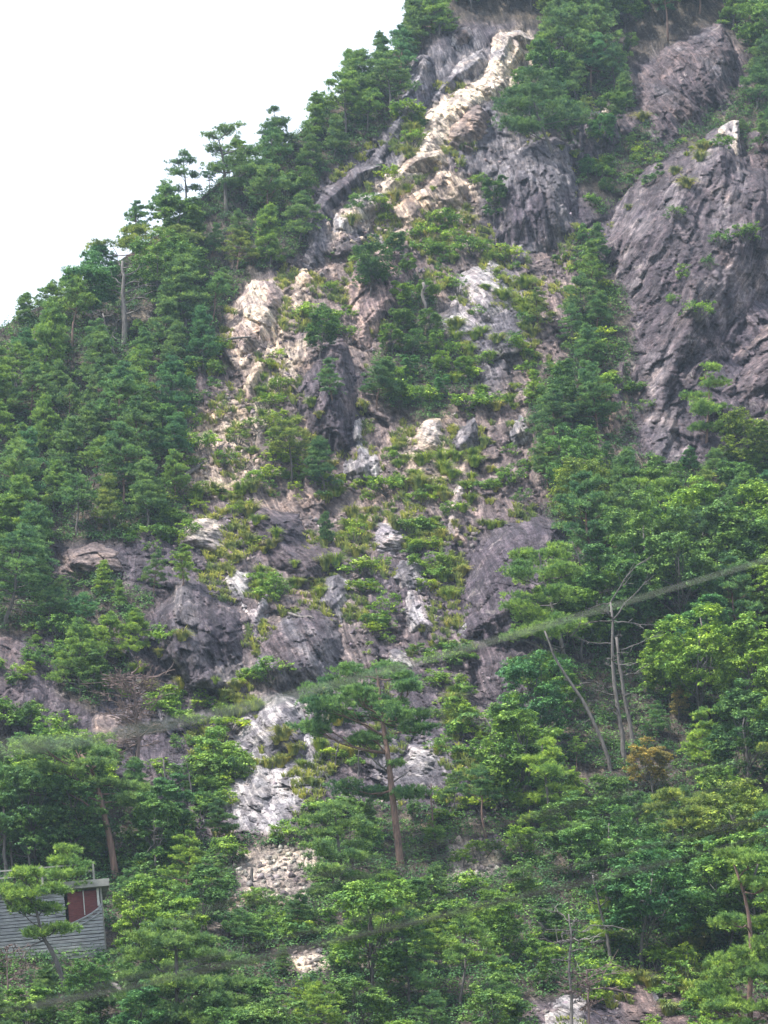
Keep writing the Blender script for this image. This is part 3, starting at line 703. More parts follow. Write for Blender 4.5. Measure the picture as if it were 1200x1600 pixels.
def bare_tree(seed, tp, rad, levels, nbr, blen, r=None, up=0.15, start=0.35, thin=0.35):
    """trunk polyline tp with bare limbs and twigs"""
    r = np.random.default_rng(seed); tb = MB(); tp = np.asarray(tp, float)
    tb.tube(tp, np.linspace(rad, rad * 0.3, len(tp)), 7)
    lb = MB()
    def grow(pts, rd, lev, n, L):
        for i in range(n):
            f = start + (1 - start) * (i + r.random()) / n if lev == 0 else 0.25 + 0.7 * r.random()
            q = f * (len(pts) - 1); j = int(min(q, len(pts) - 2)); base = pts[j] + (pts[j + 1] - pts[j]) * (q - j)
            ang = r.uniform(0, 2 * math.pi)
            d = np.array([math.cos(ang), math.sin(ang), up + r.normal(0, .25)])
            if lev: d = d * .7 + unit(pts[-1] - pts[0]) * .8
            ln = L * r.uniform(.5, 1.1) * (1 - 0.45 * f if lev == 0 else 1)
            e = base + unit(d) * ln
            m = bend(base, e, 5, r, 0.04, 0.09); rr = max(rd * thin, 0.022)
            lb.tube(m, np.linspace(rr, max(rr * .3, .012), 5), 4)
            if lev + 1 < levels: grow(m, rr, lev + 1, 5, ln * .5)
    grow(tp, rad, 0, nbr, blen)
    return tb, lb

# ------------------------------------------------------------------ prototypes (each used first itself, then copied)
class Proto:
    def __init__(s, name, cat, parts): s.name, s.cat, s.parts, s.used = name, cat, parts, False   # parts: (partname, mesh)
def mesh_of(name, V, F, mat, smooth=False):
    o = link_mesh(name, V, F, mat, None, smooth); me = o.data; bpy.data.objects.remove(o); return me
def proto_tree(name, cat, gen, bark, leafmat):
    tb, V, F = gen
    return Proto(name, cat, [('trunk', mesh_of('trunk', tb.v, tb.f, bark, True)), ('crown', mesh_of('crown', V, F, leafmat))])

PINES = [proto_tree('pine_tree', 'pine tree', g, b, M_NEEDLE) for g, b in (
    (pine_mesh(101, 9, .30, .22, .03, 0.1, 44), M_BARK_GREY), (pine_mesh(102, 9, .27, .18, .04, 0.0, 34), M_BARK_RED),
    (pine_mesh(103, 9, .33, .38, .06, 0.5, 40), M_BARK_RED), (pine_mesh(104, 9, .36, .48, .05, 0.7, 30), M_BARK_GREY),
    (pine_mesh(105, 9, .26, .12, .02, 0.0, 40), M_BARK_GREY), (pine_mesh(106, 9, .34, .30, .07, 0.35, 34), M_BARK_RED),
    (pine_mesh(107, 9, .30, .55, .08, 0.6, 22), M_BARK_RED), (pine_mesh(108, 9, .38, .25, .05, 0.3, 42), M_BARK_GREY))]
BROADS = [proto_tree('broadleaf_tree', 'tree', g, M_BARK_GREY, M_LEAF) for g in (
    broad_mesh(201, 8, 2.9, 38, 300), broad_mesh(202, 8, 2.5, 32, 300), broad_mesh(203, 8, 3.3, 44, 260),
    broad_mesh(204, 8, 2.2, 28, 330), broad_mesh(205, 8, 3.0, 36, 300, bare=.5), broad_mesh(206, 8, 2.6, 30, 260, size=.11))]
SHRUBS = [Proto('shrub', 'bush', [('stem', mesh_of('stem', g[0].v, g[0].f, M_BARK_GREY)), ('foliage', mesh_of('foliage', g[1], g[2], M_LEAF))]) for g in (
    shrub_mesh(301), shrub_mesh(302, 1.1, .9, 10), shrub_mesh(303, .8, 1.4, 9), shrub_mesh(304, 1.2, 1.2, 12, 120), shrub_mesh(305, .9, .8, 7, 150, .07),
    shrub_mesh(306, 1.1, 1.3, 26, 45, .07), shrub_mesh(307, .9, 1.6, 22, 50, .06), shrub_mesh(308, 1.3, .8, 26, 45, .10))]
SMALLPINES = [proto_tree('young_pine', 'young pine', pine_mesh(401 + i, 3.2, .36, .12, .05, 0.2, 18, 1.4, .05, .19), M_BARK_GREY, M_NEEDLE) for i in range(3)]
GRASSES = [Proto('grass_tuft', 'grass tuft', [('', mesh_of('grass_tuft', *grass_mesh(501 + i, .8 + .15 * i, 240), M_GRASS))]) for i in range(4)]

PLACED = []     # (object, kind word, px, py, tone, shape)
def spawn(pr, loc, s, rz, tint, tilt=(0, 0), sz=1.0):
    if len(pr.parts) == 1:
        o = bpy.data.objects.new(pr.name, pr.parts[0][1]); COL.objects.link(o); o.color = (*tint, 1)
    else:
        o = empty(pr.name)
        for pn, me in pr.parts:
            c = bpy.data.objects.new(pn, me); COL.objects.link(c); c.parent = o; c.color = (*tint, 1)
    o.location = loc; o.scale = (s * rnd.uniform(.84, 1.18), s * rnd.uniform(.84, 1.18), s * sz * rnd.uniform(.9, 1.1)); o.rotation_euler = (tilt[0], tilt[1], rz)
    o['category'] = pr.cat
    return o

TONES = {'dark green': (0.70, 0.78, 0.86), 'deep green': (0.86, 0.95, 0.98), 'mid green': (1.02, 1.0, 0.98), 'fresh green': (1.25, 1.20, 0.88),
         'bright green': (1.60, 1.42, 0.85), 'yellow-green': (2.1, 1.62, 0.80), 'blue-green': (0.72, 0.94, 1.15), 'olive': (1.45, 1.12, 0.85),
         'straw yellow': (1.2, 1.05, .95), 'lime': (0.95, 1.1, .7), 'rusty': (2.3, 1.05, 1.15)}
rnd = random.Random(42)

def place(pr, px, py, hpx=None, s=None, tone='mid green', shape='', kindw=None, baseH=9.0, group=None, label=None, tilt=0.04, sink=0.0, rz=None):
    h = hit(px, py)
    if h is None: return None
    loc, nrm, d, fi = h
    if d > 420: return None
    if hpx is not None: s = hpx * mpp(d) / baseH
    t = TONES[tone]; j = rnd.uniform(.92, 1.08); t = tuple(c * j for c in t)
    o = spawn(pr, (loc.x, loc.y, loc.z - sink), s, rz if rz is not None else rnd.uniform(0, 6.28), t, (rnd.gauss(0, tilt), rnd.gauss(0, tilt)))
    if label: o['label'] = label
    if group: o['group'] = group
    PLACED.append((o, kindw or pr.cat, px, py, tone, shape, s * baseH, label))
    return o

TAKEN = []
def free(px, py, gap):
    for x, y, g in TAKEN:
        if (x - px) ** 2 + ((y - py) * 1.1) ** 2 < (0.5 * (g + gap)) ** 2: return False
    return True
# ------------------------------------------------------------------ hand-posed trees, read off the photograph
def local_frame(px, py):
    h = hit(px, py)
    while h is None or h[2] > 330: py += 6; h = hit(px, py)
    loc, nrm, d, i = h
    el = math.atan2(loc.z - CAMZ, loc.y)
    m = mpp(d); mz = m / math.cos(el)
    return loc, m, mz
def to_local(pts, bx, by, m, mz, r, depth=0.0):
    out = []
    for i, p in enumerate(pts):
        out.append(((p[0] - bx) * m, p[2] * m if len(p) > 2 else depth, (by - p[1]) * mz))
    return np.array(out)

def custom_pine(trunk, pads, rad, label, tone='mid green', bark=None, extra=None, seed=0, dens=1.0, group=None, L=None, name='pine_tree'):
    r = np.random.default_rng(900 + seed)
    bx, by = trunk[0]
    loc, m, mz = local_frame(bx, min(by, 1640))
    tp = to_local(trunk, bx, by, m, mz, r)
    if by > 1640: loc = loc - Vector((0, 0, (by - 1640) * mz))
    tp[:, 1] += np.cumsum(np.concatenate([[0], r.normal(0, 0.12, len(tp) - 1)]))
    root = tp[0] - (tp[1] - tp[0]) * 0.12; root[2] -= 0.6
    tp = np.vstack([root, tp])
    # smooth the trunk
    t = np.linspace(0, len(tp) - 1, 14); tp = np.stack([np.interp(t, range(len(tp)), tp[:, k]) for k in range(3)], 1)
    tp[1:-1] = (tp[:-2] + 2 * tp[1:-1] + tp[2:]) / 4
    tb = MB(); tb.tube(tp, np.linspace(rad * 1.1, rad * 0.28, 14), 9)
    C, D = [], []
    for i, pd in enumerate(pads):
        w = pd[2] * m / 2
        z = (by - pd[1]) * mz; x = (pd[0] - bx) * m
        # limbs spread all round the trunk: the pad's depth goes with its reach
        k0 = np.argmin(np.abs(tp[:, 2] - (z - 0.25 * abs(x) - 0.2)))
        y = tp[k0, 1] + (pd[3] * m if len(pd) > 3 else r.normal(0, 0.45) * w * 1.6)
        c = np.array([x, y, z])
        lb = bend(tp[k0], c - np.array([0, 0, w * .12]), 6, r, -0.03, 0.06)
        tb.tube(lb, np.linspace(rad * .42 * (1 - 0.5 * k0 / 14), rad * .10, 6), 5)
        for q in range(4):
            cc = c + np.array([r.uniform(-.55, .55) * w, r.uniform(-.5, .5) * w, r.normal(0, .1) * w])
            tb.tube(bend(lb[3 + q % 2], cc, 4, r, .05, .07), [rad * .16, rad * .12, rad * .08, rad * .04], 4)
            ww = w * r.uniform(.42, .66)
            p, d = pad(cc, ww, ww * r.uniform(.8, 1.1), ww * 0.30 + .06, int(95 * dens * (ww / 0.7) ** 1.6) + 12, r)
            C.append(p); D.append(d)
    V, F = needle_tufts(np.concatenate(C), np.concatenate(D), 8, L or 0.21, 0.045, r)
    e = empty(name, loc)
    link_mesh('trunk', tb.v, tb.f, bark or M_BARK_RED, e, True)
    o = link_mesh('crown', V, F, M_NEEDLE, e); o.color = (*TONES[tone], 1)
    tag(e, label, 'pine tree', group)
    if extra:
        lb = MB()
        for pl in extra:
            q = to_local(pl, bx, by, m, mz, r); q[1:, 1] += r.normal(0, .25, len(q) - 1)
            lb.tube(q, np.linspace(rad * .3, rad * .08, len(q)), 5)
        lb.build('dead_limb', M_BARK_DEAD, e, True)
    TAKEN.append((bx, by, 40)); return e

def custom_snag(trunk, limbs, rad, label, mat, seed=0, twigs=0, twl=1.0, top=0.3, name='dead_tree', cat='dead tree', tw_start=0.4, rise=0.15, group=None):
    r = np.random.default_rng(1300 + seed)
    bx, by = trunk[0]; loc, m, mz = local_frame(bx, min(by, 1640))
    if by > 1640: loc = loc - Vector((0, 0, (by - 1640) * mz))
    tp = to_local(trunk, bx, by, m, mz, r); tp = np.vstack([tp[0] + np.array([0, 0, -.5]), tp])
    t = np.linspace(0, len(tp) - 1, 12); tp = np.stack([np.interp(t, range(len(tp)), tp[:, k]) for k in range(3)], 1)
    tp[1:-1] = (tp[:-2] + 2 * tp[1:-1] + tp[2:]) / 4
    tp[1:-1] += r.normal(0, rad * .25, (10, 3))
    e = empty(name, loc); tb = MB(); tb.tube(tp, np.linspace(rad, rad * top, 12), 8)
    lb = MB()
    for pl in limbs:
        q = to_local(pl, bx, by, m, mz, r); k0 = np.argmin(np.abs(tp[:, 2] - q[0, 2])); q[0] = tp[k0]
        q[1:, 1] += tp[k0, 1] + np.cumsum(r.normal(0, .35, len(q) - 1))
        s = np.linspace(0, len(q) - 1, 8); q = np.stack([np.interp(s, range(len(q)), q[:, k]) for k in range(3)], 1)
        q[1:-1] += r.normal(0, .05, (6, 3)); lb = MB(); lb.tube(q, np.linspace(rad * .28, max(rad * .07, .012), 8), 5)
        for k in range(5):
            j = r.integers(2, 7); tip = q[j] + unit(q[7] - q[0]) * .5 + r.normal(0, .38, 3)
            lb.tube(bend(q[j], tip, 4, r, 0, .08), [.028, .022, .018, .01], 3)
        lb.build('limb', mat, e)
    lb = MB()
    if not twigs and rad > .07: twigs, twl = 5, .45
    if twigs:
        t2, l2 = bare_tree(seed, tp, rad, 3, twigs, twl, up=rise, start=tw_start, thin=.3)
        if twigs < 12: tb.add(l2.v, l2.f)          # short stubs belong to the trunk
        else: tag(l2.build('twigs', mat, e), kind='stuff')
    tb.build('trunk', mat, e, True)
    tag(e, label, cat, group); return e

custom_pine([(626, 1352), (620, 1300), (612, 1240), (608, 1190), (601, 1150), (596, 1110), (592, 1070), (588, 1040)],
    [(560, 1045, 80), (600, 1040, 60), (628, 1062, 70), (535, 1062, 90), (500, 1085, 90), (575, 1080, 80), (640, 1088, 70), (610, 1105, 60), (520, 1112, 100), (488, 1135, 70), (560, 1120, 80), (655, 1118, 60),
     (636, 1130, 70), (500, 1142, 50), (580, 1152, 80), (562, 1158, 60), (655, 1150, 55), (545, 1228, 80), (585, 1235, 90), (635, 1242, 70), (618, 1196, 30), (560, 1100, 70, -60), (620, 1130, 70, -50), (600, 1085, 80, 60)],
    0.25, 'tall red-trunked pine with flat layered crown standing before the pale rocks', 'deep green', seed=1, dens=1.15,
    extra=[[(608, 1195), (598, 1200), (590, 1190), (596, 1172)], [(612, 1225), (625, 1215), (640, 1205)], [(612, 1210), (590, 1195), (575, 1180), (565, 1165)]])
custom_pine([(181, 1370), (172, 1320), (160, 1275), (153, 1248), (146, 1225), (134, 1195), (120, 1180)],
    [(60, 1180, 100), (110, 1165, 100), (25, 1195, 80), (140, 1195, 80), (90, 1205, 90), (170, 1222, 80), (40, 1225, 70), (190, 1250, 70), (205, 1228, 60), (120, 1235, 60), (70, 1170, 70), (150, 1178, 60), (0, 1215, 60)],
    0.24, 'red-trunked pine with spreading flat crown beside the grey plank building', 'mid green', seed=2)
custom_pine([(102, 1548), (90, 1510), (75, 1480), (65, 1470), (56, 1440), (48, 1400)],
    [(28, 1375, 50), (58, 1372, 50), (15, 1395, 60), (70, 1395, 60), (42, 1405, 70), (20, 1422, 60), (62, 1420, 70), (80, 1445, 60), (52, 1462, 60), (90, 1455, 40), (35, 1385, 50), (5, 1410, 50)],
    0.17, 'crooked dark-trunked pine leaning in front of the plank wall', 'fresh green', bark=M_BARK_GREY, seed=3, extra=[[(66, 1472), (50, 1480), (40, 1492), (38, 1510)]])
custom_pine([(134, 1488), (128, 1450), (120, 1410), (112, 1385), (104, 1350)],
    [(100, 1332, 36), (92, 1350, 50), (112, 1356, 50), (82, 1370, 50), (122, 1372, 50), (102, 1378, 60), (88, 1392, 50), (115, 1394, 50), (104, 1342, 34)],
    0.10, 'slim pine with one bushy top before the red shutter', 'fresh green', seed=4, extra=[[(128, 1410), (140, 1402), (150, 1395)]])
custom_snag([(121, 1492), (116, 1450), (110, 1405), (107, 1390)], [], 0.10, 'thin bare trunk beside the slim pine before the red shutter', M_BARK_RED, seed=5)
custom_pine([(541, 1462), (538, 1400), (531, 1350), (526, 1300), (521, 1268)],
    [(520, 1266, 50), (498, 1285, 60), (545, 1290, 60), (512, 1305, 60), (550, 1318, 70), (498, 1335, 70), (535, 1342, 80), (510, 1368, 80), (560, 1372, 60), (535, 1390, 70), (495, 1390, 50)],
    0.18, 'layered green pine right of the white rubble patch', 'mid green', bark=M_BARK_GREY, seed=6)
custom_pine([(277, 1660), (276, 1580), (273, 1510), (270, 1458)],
    [(270, 1450, 70), (235, 1470, 80), (305, 1472, 80), (265, 1485, 90), (215, 1500, 90), (320, 1502, 100), (270, 1515, 110), (205, 1535, 90), (350, 1540, 100), (285, 1545, 120), (230, 1560, 110), (330, 1575, 120), (375, 1580, 80), (270, 1590, 130), (210, 1600, 90), (340, 1605, 110)],
    0.2, 'broad many-layered pine filling the bottom left foreground', 'mid green', bark=M_BARK_GREY, seed=7, dens=1.1)
custom_pine([(1188, 1680), (1172, 1590), (1182, 1500), (1180, 1420), (1160, 1352)],
    [(1155, 1345, 70), (1190, 1360, 80), (1172, 1385, 70), (1200, 1400, 70), (1190, 1440, 90), (1150, 1455, 60), (1200, 1480, 80), (1165, 1500, 90), (1125, 1545, 90), (1185, 1535, 90), (1155, 1570, 90), (1200, 1580, 80), (1120, 1580, 60), (1140, 1520, 70), (1170, 1610, 100)],
    0.2, 'bright layered pine in the bottom right corner', 'fresh green', seed=8, dens=1.1)
custom_pine([(1104, 690), (1108, 650), (1112, 615), (1106, 585)],
    [(1108, 582, 40), (1122, 600, 50), (1092, 612, 50), (1118, 632, 60), (1096, 645, 60), (1120, 662, 50), (1092, 670, 50)], 0.14, 'tiered small pine hugging the foot of the great cliff', 'fresh green', seed=9)
custom_pine([(354, 332), (351, 295), (349, 262), (345, 240), (340, 222)],
    [(330, 212, 36), (362, 215, 50), (388, 228, 50), (338, 232, 40), (378, 250, 60), (350, 256, 50), (332, 268, 40), (385, 278, 60), (362, 290, 50), (400, 262, 50)],
    0.22, 'tall ridge pine with bare grey trunk against the sky', 'mid green', bark=M_BARK_GREY, seed=10, extra=[[(346, 243), (362, 236), (378, 230), (388, 234)], [(345, 240), (335, 222), (322, 212)]])
custom_pine([(291, 330), (290, 300), (287, 270), (283, 242)],
    [(283, 243, 20), (275, 256, 26), (294, 258, 26), (270, 272, 24), (300, 272, 26), (284, 282, 34), (272, 292, 30), (300, 292, 30)],
    0.12, 'small open-crowned pine standing clear on the ridge skyline', 'dark green', bark=M_BARK_GREY, seed=11, dens=.8)
custom_pine([(238, 462), (232, 425), (226, 402), (232, 385), (250, 368)],
    [(222, 358, 80), (262, 352, 60), (182, 364, 60), (152, 376, 44), (288, 372, 44), (205, 380, 60), (240, 372, 60), (275, 366, 44)],
    0.26, 'flat-topped forked pine on the ridge behind the pale snag', 'olive', seed=12, extra=[[(228, 405), (245, 395), (262, 372)]])
custom_pine([(431, 205), (430, 175), (428, 145)],
    [(428, 143, 22), (436, 155, 30), (418, 160, 28), (432, 170, 44), (412, 180, 36), (442, 180, 40), (424, 190, 50)], 0.12, 'pointed dark pine breaking the upper ridge skyline', 'dark green', bark=M_BARK_GREY, seed=13)
custom_pine([(862, 236), (850, 205), (838, 170), (832, 140)],
    [(838, 120, 70), (875, 132, 70), (805, 145, 70), (842, 150, 80), (890, 160, 70), (800, 175, 70), (835, 180, 90), (870, 188, 70), (800, 200, 60), (825, 210, 70), (905, 180, 50)],
    0.2, 'dark spreading pine leaning over the ribbed grey pillar', 'dark green', bark=M_BARK_GREY, seed=14)
custom_pine([(890, 1075), (880, 1010), (866, 950), (852, 900), (846, 860)],
    [(842, 848, 70), (872, 862, 80), (822, 880, 80), (858, 895, 90), (895, 900, 60), (805, 912, 70), (840, 928, 90), (885, 938, 80), (812, 955, 60), (855, 965, 100), (800, 985, 60), (840, 1000, 90), (885, 1000, 80), (860, 1030, 90)],
    0.2, 'fresh green layered pine covering the right side of the domed rock', 'fresh green', bark=M_BARK_GREY, seed=15)
custom_pine([(1011, 872), (1009, 820), (1006, 780)],
    [(1003, 752, 50), (1030, 768, 60), (980, 778, 60), (1012, 792, 70), (1045, 800, 60), (975, 812, 60), (1030, 828, 70), (990, 838, 60)], 0.17, 'wide airy pine below the great cliff among bright broadleaf crowns', 'fresh green', bark=M_BARK_GREY, seed=16)
custom_pine([(1068, 1398), (1070, 1350), (1071, 1300), (1070, 1262)],
    [(1060, 1240, 70), (1092, 1252, 60), (1038, 1262, 60), (1075, 1275, 70), (1100, 1290, 50), (1050, 1296, 60)], 0.13, 'thin straight-trunked pine with a flat top low on the right', 'olive', bark=M_BARK_GREY, seed=17)
custom_pine([(866, 1330), (860, 1270), (854, 1210), (850, 1165)],
    [(850, 1162, 36), (862, 1180, 50), (838, 1190, 50), (872, 1205, 50), (850, 1215, 70), (884, 1232, 60), (832, 1238, 60), (862, 1250, 80), (895, 1265, 60), (840, 1275, 80), (880, 1290, 80)],
    0.15, 'yellow-green cone-shaped pine right of the two thin bare trunks', 'bright green', bark=M_BARK_GREY, seed=18)

custom_snag([(194, 534), (191, 480), (189, 440), (187, 408)], [[(189, 430), (205, 424), (222, 410)], [(189, 452), (215, 444), (238, 442)], [(188, 440), (170, 430)], [(190, 468), (215, 462), (244, 452)], [(188, 420), (178, 405)], [(190, 482), (205, 498), (222, 492)], [(188, 455), (168, 452)]],
    0.34, 'thick pale dead snag with broken limbs in the left forest', M_BARK_DEAD, 1, twigs=6, twl=2.2)
custom_snag([(182, 562), (172, 535), (163, 512), (158, 490)], [[(165, 520), (150, 500)], [(168, 528), (182, 512)]], 0.17, 'slanting grey dead trunk just left of the thick pale snag', M_BARK_DEAD, 2, twigs=8, twl=2.0)
custom_snag([(30, 640), (25, 610), (21, 585)], [[(22, 600), (36, 592)]], 0.16, 'short pale snag at the far left edge of the forest', M_BARK_DEAD, 3, twigs=5, twl=1.3)
custom_snag([(977, 1192), (970, 1140), (965, 1080), (963, 1010), (961, 940)], [[(962, 962), (930, 972), (905, 978)], [(963, 985), (990, 975), (1030, 982)], [(961, 935), (985, 900), (1030, 865)], [(962, 955), (1000, 925), (1030, 900)], [(964, 1000), (930, 1003), (895, 990)], [(965, 1045), (990, 1040)], [(963, 940), (925, 945)]],
    0.21, 'left and taller of the twin bare trunks in the right forest', M_BARK_GREY, 4, twigs=9, twl=1.8, top=.35)
custom_snag([(990, 1168), (981, 1110), (973, 1050), (968, 995)], [[(975, 1062), (1010, 1050)], [(972, 1040), (950, 1030)], [(970, 1010), (1010, 1000), (1040, 985)]],
    0.18, 'right and shorter of the twin bare trunks in the right forest', M_BARK_GREY, 5, twigs=5, twl=1.3, top=.5)
custom_snag([(956, 1205), (940, 1150), (918, 1098), (895, 1065), (876, 1042), (866, 1010), (856, 985)], [[(930, 1128), (905, 1132)], [(895, 1066), (915, 1068)], [(945, 1180), (925, 1190)]], 0.15, 'long curved bare trunk leaning left in the right forest', M_BARK_GREY, 6, top=.4, twigs=4, twl=1.0)
custom_snag([(903, 1028), (896, 1000), (890, 975), (888, 955)], [[(892, 985), (880, 972)], [(897, 1005), (910, 995)]], 0.10, 'short grey dead trunk above the long curved one', M_BARK_GREY, 7)
custom_snag([(921, 950), (914, 905), (906, 872), (896, 845)], [[(906, 872), (918, 862)], [(912, 900), (900, 890)]], 0.11, 'slender pale trunk rising right of the domed rock pine', M_BARK_GREY, 8, twigs=4, twl=1.0)
custom_snag([(221, 1262), (216, 1200), (211, 1140), (206, 1095), (200, 1050)], [[(210, 1130), (196, 1090), (180, 1060)], [(208, 1140), (180, 1120), (158, 1108)], [(210, 1140), (240, 1090), (255, 1070)], [(205, 1095), (170, 1085), (130, 1080)], [(202, 1075), (230, 1062), (262, 1058)], [(203, 1080), (165, 1068), (120, 1070)]],
    0.20, 'dead brown pine with a haze of leafless twigs under the tooth crag', M_BARK_BROWN, 9, twigs=60, twl=2.8, tw_start=.5, rise=.1)
custom_snag([(266, 1300), (260, 1240), (252, 1185)], [[(253, 1192), (270, 1188), (290, 1182)]], 0.15, 'dark leaning bare trunk right of the dead brown pine', M_BARK_GREY, 10)
custom_snag([(300, 1245), (295, 1215), (290, 1192)], [], 0.08, 'thin pale dead stick among bushes left of the pale chute', M_BARK_DEAD, 11)
custom_snag([(896, 1660), (894, 1580), (893, 1500), (896, 1460), (893, 1434)], [[(895, 1460), (870, 1462), (843, 1456)], [(895, 1462), (915, 1458), (935, 1448), (955, 1455)], [(894, 1442), (882, 1430), (870, 1430)], [(894, 1480), (870, 1482), (850, 1472)], [(894, 1470), (912, 1474), (928, 1478)], [(895, 1530), (905, 1540), (915, 1550)], [(893, 1500), (905, 1508), (900, 1520)]],
    0.115, 'bleached pink-grey snag with crooked arms at the bottom right', M_BARK_DEAD, 12, twigs=8, twl=1.2)
custom_snag([(923, 1660), (922, 1590), (921, 1545), (919, 1520)], [[(921, 1540), (950, 1528), (975, 1520)], [(921, 1548), (905, 1538), (885, 1525)], [(921, 1555), (960, 1550), (1000, 1556)], [(921, 1580), (950, 1590), (975, 1600)], [(920, 1535), (940, 1515), (965, 1508)]],
    0.10, 'reddish dead tree with grey drooping twigs right of the bleached snag', M_BARK_BROWN, 13, twigs=16, twl=1.6, tw_start=.55)
custom_snag([(957, 1510), (948, 1460), (938, 1410), (930, 1370)], [[(945, 1460), (960, 1440), (975, 1425)], [(940, 1420), (925, 1412)]], 0.14, 'leaning grey trunk behind the bleached snag', M_BARK_GREY, 14, twigs=8, twl=1.6)
custom_snag([(1034, 1402), (1036, 1350), (1038, 1300)], [[(1037, 1320), (1045, 1308), (1046, 1300)]], 0.14, 'straight grey dead trunk left of the thin flat-topped pine', M_BARK_GREY, 15, twigs=4, twl=.8)
custom_snag([(796, 1258), (785, 1215), (770, 1165)], [], 0.12, 'left of two thin bare trunks beside the yellow-green cone pine', M_BARK_GREY, 16, twigs=10, twl=1.5)
custom_snag([(812, 1260), (803, 1215), (788, 1170), (762, 1125)], [], 0.10, 'right of two thin bare trunks beside the yellow-green cone pine', M_BARK_GREY, 17, twigs=12, twl=1.5)
custom_snag([(8, 1378), (5, 1310), (1, 1250)], [], 0.17, 'thick dark trunk at the left edge above the plank building', M_BARK_GREY, 18)
custom_snag([(21, 1370), (15, 1320), (10, 1290)], [], 0.10, 'thin dark trunk beside the thick one at the left edge', M_BARK_GREY, 19)
custom_snag([(523, 1202), (526, 1175), (530, 1155)], [], 0.09, 'short dark stem under a yellow-green bush left of tall pine', M_BARK_GREY, 20)
custom_snag([(560, 1212), (560, 1185), (561, 1162)], [], 0.08, 'short grey post-like trunk left of the tall pine', M_BARK_GREY, 21)
custom_snag([(528, 1252), (515, 1225), (504, 1204)], [], 0.08, 'pale stick leaning left below the short dark stem', M_BARK_DEAD, 22)
custom_snag([(677, 1305), (676, 1265), (674, 1225)], [], 0.10, 'reddish broken trunk right of the tall red pine', M_BARK_RED, 23, twigs=6, twl=.5)
custom_snag([(665, 492), (663, 465), (661, 442)], [], 0.2, 'short grey stump in the upper green gully', M_BARK_DEAD, 24, top=.7)
custom_snag([(393, 1378), (393, 1356)], [], 0.14, 'small black charred stump beside the white rubble patch', M_BARK_GREY, 25, top=.7, name='stump', cat='stump')
custom_snag([(12, 1640), (8, 1560), (4, 1490)], [[(6, 1540), (25, 1520), (30, 1495)], [(6, 1560), (20, 1550)]], 0.09, 'brown leafless tree in the bottom left corner', M_BARK_BROWN, 26, twigs=22, twl=1.7, tw_start=.2)
custom_snag([(1148, 1105), (1150, 1070), (1145, 1040)], [[(1150, 1075), (1170, 1060)], [(1150, 1085), (1130, 1060)]], 0.09, 'small pale bare-limbed tree at the right forest edge', M_BARK_DEAD, 27, twigs=10, twl=1.5)
custom_snag([(545, 1640), (551, 1590)], [], 0.07, 'thin stick at the bottom middle', M_BARK_GREY, 28)

def log(a, b, rad, label, mat, seed, roots=False, dz=.2):
    r = np.random.default_rng(seed); la, m, mz = local_frame(*a); hb = hit(*b)[0]
    P = bend((0, 0, dz), hb - la + Vector((0, -.3, dz)), 7, r, 0, .03)
    e = empty('fallen_log', la); MB().tube(P, np.linspace(rad, rad * .6, 7), 8).build('trunk', mat, e, True)
    lb = MB()
    for k in range(14 if roots else 5):
        s = P[0] if roots and k > 3 else P[r.integers(1, 6)]
        d = r.normal(0, .55, 3); d[2] = d[2] * .8 - (.35 if roots else 0); lb.tube(bend(s, s + d, 4, r, 0, .1), [rad * .3, rad * .2, rad * .15, rad * .05], 4)
    lb.build('root' if roots else 'limb', mat, e); tag(e, label, 'log')
log((172, 1540), (204, 1572), .14, 'uprooted grey log with dangling roots beside the broad bottom pine', M_BARK_DEAD, 31, True)
log((332, 532), (392, 532), .14, 'dark fallen log lying level across the tawny crag foot', M_BARK_GREY, 32)
log((286, 752), (318, 728), .2, 'bleached fallen log at the left edge of the sandy gully', M_BARK_DEAD, 33, True)
log((820, 508), (868, 500), .14, 'crooked pale fallen trunk on the slope left of the pine strip', M_BARK_GREY, 34)
log((450, 962), (490, 972), .1, 'grey brushwood branch lying above the lumpy purple crag', M_BARK_DEAD, 35)
log((700, 1400), (755, 1385), .09, 'thin fallen trunk below the right rubble patch', M_BARK_GREY, 36)

# ------------------------------------------------------------------ grey plank building by the road
loc, m, mz = local_frame(168, 1478)
B = empty('plank_building', loc + Vector((0, -1.6, 0)))
B.rotation_euler = (0, R(-6.5), R(9))
tag(B, 'weathered grey plank building with a concrete roof slab and red shutter', 'building')
M_PLANK = plain_material('weathered planks', (0.12, 0.12, 0.13), (0.46, 0.46, 0.48), 1.1, (1, 1, 9), bump=.03)
M_CONC = plain_material('stained concrete', (0.16, 0.155, 0.145), (0.33, 0.32, 0.29), 1.4, bump=.02)
M_RED = plain_material('rust red shutter', (0.09, 0.018, 0.018), (0.19, 0.038, 0.034), 4, (1, 1, 5), rough=.6)
M_VOID = plain_material('painted interior shade', (0.02, 0.018, 0.018), (0.04, 0.035, 0.035))  # near-black colour stands in for the unlit inside of the building
M_WHITE = plain_material('old pale paint', (0.38, 0.37, 0.36), (0.6, 0.58, 0.56), 5)
W = MB(); rr = random.Random(5); LW = 12.0
def curve_x(z): return -1.75 * (1 - ((z - 1.15) / 1.0)) ** 1.7
z = -3.4
